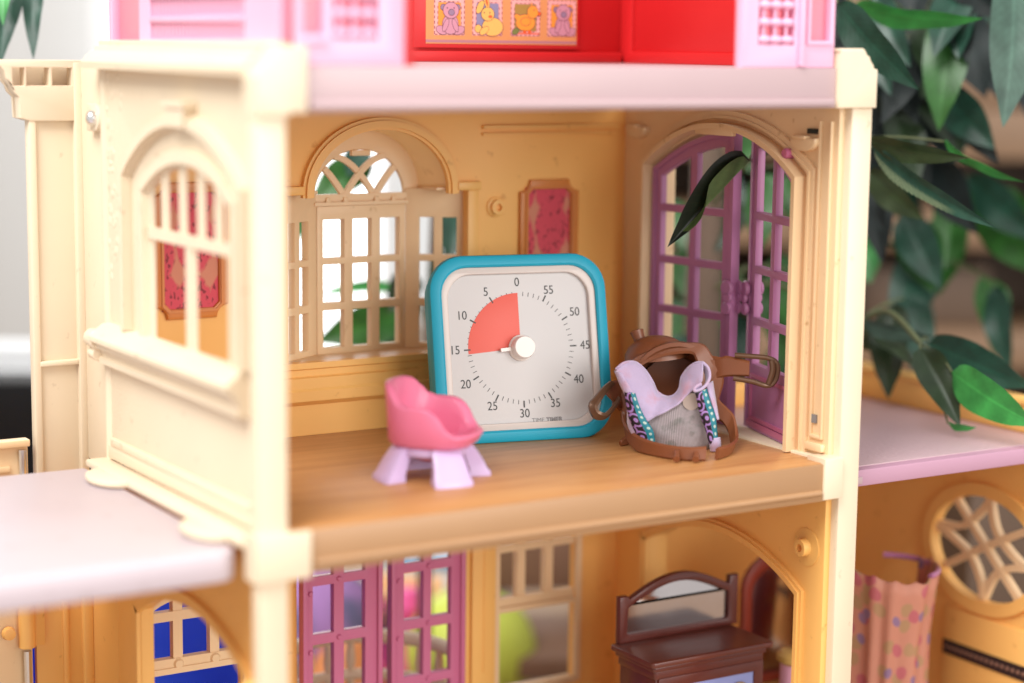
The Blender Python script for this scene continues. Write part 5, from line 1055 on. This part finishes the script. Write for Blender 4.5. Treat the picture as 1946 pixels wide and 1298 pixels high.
LEAVES = [
((20.3, 0.8, 22.0),(22.3, -3.6, 17.5),2.5,25,0.25,0.30,'dark'),
((23.1, 2.6, 22.0),(26.9, -3.4, 21.3),2.0,50,0.20,0.35,'bright'),
((29.9, 2.0, 22.0),(28.0, 0.8, 15.1),3.0,10,0.15,0.25,'mid'),
((29.9, -2.5, 23.5),(27.4, -4.7, 15.5),3.4,-20,0.25,0.25,'grey'),
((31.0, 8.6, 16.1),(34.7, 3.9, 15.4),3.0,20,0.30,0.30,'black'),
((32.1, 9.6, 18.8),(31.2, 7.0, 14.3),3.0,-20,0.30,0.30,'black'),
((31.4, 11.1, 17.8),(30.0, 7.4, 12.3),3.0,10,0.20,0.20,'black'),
((20.5, -1.8, 14.8),(22.9, -6.9, 14.1),1.5,30,0.30,0.35,'olive'),
((20.7, -1.9, 14.4),(23.9, -8.2, 10.5),1.5,35,0.35,0.35,'stripe'),
((25.4, -2.4, 14.7),(27.5, -6.4, 12.7),1.1,60,0.30,0.40,'bright'),
((24.5, 2.6, 12.8),(25.6, -0.9, 10.3),2.0,20,0.25,0.30,'olive'),
((32.7, 7.6, 9.2),(32.0, 4.9, 5.3),3.2,0,0.10,0.15,'mid'),
((33.4, 12.9, 8.5),(32.2, 10.7, 5.2),2.8,10,0.15,0.20,'bright'),
((40.4, 9.1, 10.9),(41.2, 5.3, 5.8),4.3,15,0.15,0.20,'mid'),
((24.3, 2.4, 4.3),(27.0, -0.6, 3.7),1.4,40,0.30,0.30,'grey'),
((25.5, 2.7, 3.4),(26.1, -0.3, 1.9),1.3,-40,0.30,0.30,'olive'),
((26.0, -1.2, 3.5),(28.6, -6.7, 1.6),2.7,15,0.20,0.30,'dark'),
((23.5, -3.2, 3.6),(23.3, -6.7, -0.1),2.2,-10,0.35,0.35,'darkolive'),
((23.1, -6.0, 0.0),(23.7, -7.5, 0.0),0.7,50,0.30,0.30,'bright'),
((23.5, -5.7, 2.7),(24.3, -11.3, 0.6),2.5,25,0.15,0.20,'bright'),
((26.6, 4.2, 2.3),(25.1, 3.2, 4.8),1.2,0,0.20,0.20,'olive'),
((12.7, -1.6, 13.85),(7.3, -2.1, 9.7),3.3,0,0.80,0.15,'doorleaf'),
((23.1, 17.9, 7.2),(22.8, 15.0, 3.2),2.9,0,0.15,0.20,'mid'),
((27.2, 18.7, 5.9),(24.2, 17.4, 1.5),3.7,15,0.15,0.20,'mid'),
((26.4, 16.3, 2.9),(24.0, 14.5, -2.0),3.3,0,0.15,0.20,'dark'),
((26.0, 13.3, 12.0),(23.9, 11.5, 7.4),2.6,0,0.15,0.20,'mid'),
((27.2, 13.9, 5.8),(26.1, 11.3, 0.3),2.6,0,0.15,0.20,'mid'),
((26.0, 16.2, 14.5),(25.1, 13.9, 12.0),1.9,0,0.20,0.20,'mid'),
((23.1, 19.6, 10.0),(22.5, 17.0, 7.0),2.3,0,0.15,0.20,'mid'),
((21.8, 19.3, 4.1),(22.0, 16.1, -0.1),2.6,0,0.15,0.20,'dark'),
((32.2, 17.2, 1.0),(28.3, 16.5, -2.7),2.7,0,0.15,0.20,'mid'),
((37.0, 14.5, 18.1),(32.8, 13.9, 14.0),3.3,-23,0.20,0.25,'dark'),
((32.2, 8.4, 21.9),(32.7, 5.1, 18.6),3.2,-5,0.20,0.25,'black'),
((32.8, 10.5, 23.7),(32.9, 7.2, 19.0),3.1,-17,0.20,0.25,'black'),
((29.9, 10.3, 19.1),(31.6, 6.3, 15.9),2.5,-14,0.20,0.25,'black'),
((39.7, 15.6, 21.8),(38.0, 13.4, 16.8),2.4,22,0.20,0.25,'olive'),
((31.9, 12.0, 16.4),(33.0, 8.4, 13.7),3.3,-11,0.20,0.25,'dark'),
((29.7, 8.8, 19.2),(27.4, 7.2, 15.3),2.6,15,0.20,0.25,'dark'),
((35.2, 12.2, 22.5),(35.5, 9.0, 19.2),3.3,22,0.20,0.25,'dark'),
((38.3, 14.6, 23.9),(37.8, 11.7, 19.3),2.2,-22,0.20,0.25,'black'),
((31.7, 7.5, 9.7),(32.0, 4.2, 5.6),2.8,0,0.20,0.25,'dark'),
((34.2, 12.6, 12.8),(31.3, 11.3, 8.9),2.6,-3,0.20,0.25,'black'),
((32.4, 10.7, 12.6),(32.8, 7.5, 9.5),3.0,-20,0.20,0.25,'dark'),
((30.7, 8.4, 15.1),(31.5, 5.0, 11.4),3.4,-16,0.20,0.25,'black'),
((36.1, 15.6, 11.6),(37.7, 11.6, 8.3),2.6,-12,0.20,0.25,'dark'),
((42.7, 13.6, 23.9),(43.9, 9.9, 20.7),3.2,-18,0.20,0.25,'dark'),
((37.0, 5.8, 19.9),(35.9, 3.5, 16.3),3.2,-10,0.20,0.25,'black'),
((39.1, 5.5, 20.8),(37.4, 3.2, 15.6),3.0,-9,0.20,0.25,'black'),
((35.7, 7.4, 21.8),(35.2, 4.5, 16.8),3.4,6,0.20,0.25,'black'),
((35.2, 9.8, 7.7),(33.8, 7.6, 3.4),2.8,-21,0.20,0.25,'dark'),
((36.5, 12.0, 4.7),(36.1, 9.1, 0.2),2.5,0,0.20,0.25,'dark'),
((33.1, 7.0, 7.2),(29.7, 6.0, 3.6),3.1,-8,0.20,0.25,'dark'),
((24.4, 17.8, 3.6),(21.6, 16.5, -0.1),3.0,11,0.20,0.25,'darkolive'),
((25.3, 20.0, 2.9),(22.7, 18.3, -2.2),3.3,0,0.20,0.25,'mid'),
((25.4, 14.7, 10.7),(22.3, 13.6, 7.3),2.3,8,0.20,0.25,'darkolive'),
((22.6, 18.1, 4.0),(20.5, 16.3, -0.0),2.9,13,0.20,0.25,'mid'),
((20.4, 14.1, 2.3),(18.7, 12.0, -2.0),2.4,12,0.20,0.25,'dark'),
((24.6, 16.9, 12.3),(24.7, 13.9, 9.3),2.4,-9,0.20,0.25,'dark'),
((23.1, 16.1, 6.8),(22.9, 13.1, 2.5),2.3,-14,0.20,0.25,'mid'),
((27.9, 13.9, 11.9),(27.9, 10.9, 8.2),2.3,16,0.20,0.25,'mid'),
((26.8, 12.1, 5.5),(26.8, 9.1, 1.7),3.3,-10,0.20,0.25,'mid'),
((30.3, 16.8, 6.5),(28.2, 15.0, 2.4),2.4,4,0.20,0.25,'mid'),
((28.6, 14.0, 0.1),(28.5, 11.0, -4.6),2.2,-19,0.20,0.25,'dark'),
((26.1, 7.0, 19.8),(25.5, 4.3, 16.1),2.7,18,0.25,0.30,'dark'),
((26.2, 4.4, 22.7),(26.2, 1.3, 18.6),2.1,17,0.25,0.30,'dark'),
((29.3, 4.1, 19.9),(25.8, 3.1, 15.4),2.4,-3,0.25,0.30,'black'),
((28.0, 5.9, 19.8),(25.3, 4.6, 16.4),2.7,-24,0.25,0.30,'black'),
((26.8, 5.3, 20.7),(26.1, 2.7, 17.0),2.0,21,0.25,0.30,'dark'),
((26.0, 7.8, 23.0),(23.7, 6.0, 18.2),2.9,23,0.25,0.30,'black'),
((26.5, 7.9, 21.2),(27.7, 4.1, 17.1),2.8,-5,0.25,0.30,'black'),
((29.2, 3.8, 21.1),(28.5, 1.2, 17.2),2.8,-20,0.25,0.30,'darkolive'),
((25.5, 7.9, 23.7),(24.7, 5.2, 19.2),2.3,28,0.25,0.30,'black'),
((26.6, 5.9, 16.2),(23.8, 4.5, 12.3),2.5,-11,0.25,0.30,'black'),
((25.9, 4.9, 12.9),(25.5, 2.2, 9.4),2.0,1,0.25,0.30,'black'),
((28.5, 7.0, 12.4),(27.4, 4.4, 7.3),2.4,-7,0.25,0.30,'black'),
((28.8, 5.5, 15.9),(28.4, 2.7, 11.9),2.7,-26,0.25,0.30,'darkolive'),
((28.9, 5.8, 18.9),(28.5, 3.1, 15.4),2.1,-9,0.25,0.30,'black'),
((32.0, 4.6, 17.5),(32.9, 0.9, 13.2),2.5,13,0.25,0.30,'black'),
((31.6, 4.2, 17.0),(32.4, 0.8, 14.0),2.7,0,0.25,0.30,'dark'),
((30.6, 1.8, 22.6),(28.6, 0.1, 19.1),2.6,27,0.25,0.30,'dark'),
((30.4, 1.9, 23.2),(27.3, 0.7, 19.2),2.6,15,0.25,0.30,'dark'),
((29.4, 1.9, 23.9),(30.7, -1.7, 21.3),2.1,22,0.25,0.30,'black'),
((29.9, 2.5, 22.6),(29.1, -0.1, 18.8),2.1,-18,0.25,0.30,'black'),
((38.4, 7.0, 5.7),(37.1, 4.7, 1.2),2.7,-26,0.25,0.30,'mid'),
((37.9, 5.6, 5.3),(36.8, 3.0, 0.3),2.2,27,0.25,0.30,'dark'),
((27.7, 3.5, 5.0),(25.7, 1.5, -0.1),2.7,18,0.25,0.30,'darkolive'),
((29.4, 4.6, 5.1),(28.7, 1.9, 0.6),2.9,-11,0.25,0.30,'dark'),
((31.9, 9.8, 21.9),(32.7, 6.3, 18.8),2.9,25,0.25,0.30,'dark'),
((31.1, 8.7, 16.4),(31.9, 5.3, 13.4),2.8,25,0.25,0.30,'darkolive'),
((33.1, 6.6, 13.2),(33.6, 3.1, 8.9),3.2,21,0.25,0.30,'black'),
((31.6, 10.1, 15.5),(30.9, 7.5, 11.3),3.0,-24,0.25,0.30,'darkolive'),
((34.1, 8.1, 23.1),(32.3, 6.0, 18.5),3.2,-18,0.25,0.30,'black'),
((32.4, 7.6, 17.8),(33.1, 4.0, 13.1),2.6,-27,0.25,0.30,'darkolive'),
((35.4, 7.9, 16.7),(33.6, 5.9, 12.4),3.1,-26,0.25,0.30,'dark'),
((32.6, 7.6, 17.7),(32.4, 4.5, 13.0),3.1,-18,0.25,0.30,'black'),
((37.0, 8.7, 11.5),(34.8, 6.9, 6.3),2.8,-10,0.25,0.30,'mid'),
((38.1, 8.7, 11.8),(40.3, 4.4, 8.0),2.8,10,0.25,0.30,'dark'),
((38.7, 10.8, 9.3),(36.4, 9.0, 4.4),3.4,7,0.25,0.30,'mid'),
]
LEAVES_BAY = [
((3.4, 22.7, 12.9),(-0.6, 22.3, 10.0),2.6,20,0.15,0.25,'mid'),
((3.2, 22.9, 13.4),(1.4, 21.4, 11.9),1.8,20,0.15,0.25,'dark'),
((6.4, 24.2, 4.9),(1.1, 25.0, 4.6),1.1,40,0.20,0.25,'bright'),
((6.3, 22.1, 5.9),(3.8, 20.9, 3.9),2.2,10,0.20,0.25,'darkolive'),
((6.6, 23.8, 3.2),(0.9, 24.7, 1.8),3.0,10,0.15,0.25,'mid'),
((5.6, 26.8, 2.9),(7.0, 23.2, 1.3),2.3,10,0.15,0.25,'dark'),
((8.6, 21.3, 9.7),(7.1, 19.4, 6.8),2.2,0,0.15,0.20,'dark'),
((8.5, 22.1, 7.1),(6.4, 20.6, 4.5),1.6,0,0.20,0.20,'olive'),
((1.1, 27.1, 9.5),(-0.2, 25.2, 7.5),1.3,0,0.20,0.20,'mid'),
]
LEAVES_LEFT = [
((-15.6, 25.5, 23.4),(-16.6, 23.0, 18.5),1.2,10,0.15,0.80,'dark'),
((-16.5, 26.3, 24.0),(-18.2, 23.8, 18.1),2.0,10,0.20,0.80,'dark'),
((-17.5, 24.4, 23.3),(-18.2, 23.0, 20.3),1.0,20,0.20,0.30,'bright'),
]
def plant(name, label, cat, base, trunk, leaves, hubs, trunk_r):
    t = thing(name, label, cat, base)
    g = MB(); g.tube(trunk, trunk_r, 12); obj('trunk', g, TRUNK, t, ang=2)
    g = MB()
    for a, c_ in hubs: 
        m_ = (Vector(a) + Vector(c_)) / 2 + Vector((0, 0, 1.2)); g.tube(smoothpath([a, m_, c_], 6), .16, 6)
    for lf in leaves:
        b_ = Vector(lf[0]); axv = (Vector(lf[1]) - b_).normalized()
        h_ = min([Vector(c_) for a, c_ in hubs] + [(Vector(a) + Vector(c_)) / 2 + Vector((0, 0, .6)) for a, c_ in hubs], key=lambda p: (p - b_).length)
        g.tube(smoothpath([h_, h_.lerp(b_, .6) + Vector((0, 0, .3)), b_ - axv * .02], 5), .06, 6)
    obj('branch', g, STEM, t, ang=2)
    for lf in leaves: obj('leaf', leafmesh(*lf[:6]), [LEAF[lf[6]], LEAF['underside']] if lf[6] == 'doorleaf' else LEAF[lf[6]], t, ang=2.5)
    return t
random.seed(11)
plant('artificial_ficus', 'artificial ficus with glossy dark leaves behind the right side of the dollhouse', 'artificial plant', (21.9, 15, -27),
      [(21.7, 14.4, -27), (21.8, 14.2, -6), (22.1, 14.4, 3), (22.7, 15.0, 9.7), (22.9, 15.4, 18), (23.6, 15.2, 30), (24.5, 15, 44)], LEAVES,
      [((22.7, 15.0, 9.7), (19.2, 2.0, 14.5)), ((22.9, 15.4, 18), (21.5, 3.2, 22.5)), ((23, 15.4, 18), (30.5, 5.5, 21)), ((22.3, 14.6, 5), (24.4, 3.0, 4.2)), ((24.4, 3.0, 4.2), (25.0, -1.6, 3.6)), ((22.5, 15, 8), (32.8, 11, 9.4)), ((19.2, 2, 14.5), (13.4, -1.7, 14.3)), ((22.8, 15.2, 16), (31.5, 10.5, 18.2)), ((22.3, 14.6, 6), (25.5, 16.5, 7)), ((23.0, 15.4, 20), (36.5, 11.5, 23)), ((30.5, 5.5, 21), (38.5, 6.0, 21.5)), ((22.6, 15, 9), (36.2, 11.5, 7)), ((22.3, 14.6, 4), (27.5, 13.2, 6)), ((31.5, 10.5, 18.2), (34.5, 12.6, 13))],
      [1.5, 1.3, 1.15, 1.05, .9, .7, .5])
plant('trailing_ficus', 'small trailing ficus seen through the cream bay window', 'artificial plant', (8.5, 24.5, -27),
      [(8.5, 24.5, -27), (8.4, 24.6, -10), (8.6, 24.3, 0), (8.8, 24.0, 10), (8.4, 23.8, 16)], LEAVES_BAY,
      [((8.6, 24.3, 2), (6.8, 24.6, 4.0)), ((8.8, 24, 10), (4.2, 23.2, 13.6)), ((8.7, 24.1, 7), (8.6, 21.6, 9.9))], [.5, .45, .4, .35, .2])
plant('hanging_plant', 'hanging sprig of long wavy leaves in the far upper left', 'artificial plant', (-15.2, 28, 27),
      [(-14.5, 29.5, 31), (-15.0, 28.4, 28.5), (-15.2, 28.0, 26.5)], LEAVES_LEFT, [((-15.2, 28.0, 27.5), (-15.4, 27.4, 24.2))], [.3, .25, .15])

# glowing panel added behind the house: whitens the bay panes, backlights the walls
RWN = thing('backlight_panel', 'bright white glowing panel added far behind the cream bay window', 'light panel', (39, 120, -27))
wn = lambda u, v, w_: campl(u, v, w_, (39, 120))
g = MB(); g.panel(rect(-16, 16, -24, 122), [rect(-14.5, -.7, -22, 120), rect(.7, 14.5, -22, 120)], 3, wn, 0, .2); obj('backlight_frame', g, WSTRIP, RWN)
for a, c_ in ((-14.5, -.7), (.7, 14.5)): g = MB(); g.panel(rect(a, c_, -22, 120), [], .4, wn, .5, .05); obj('backlight_sheet', g, GLOW, RWN)
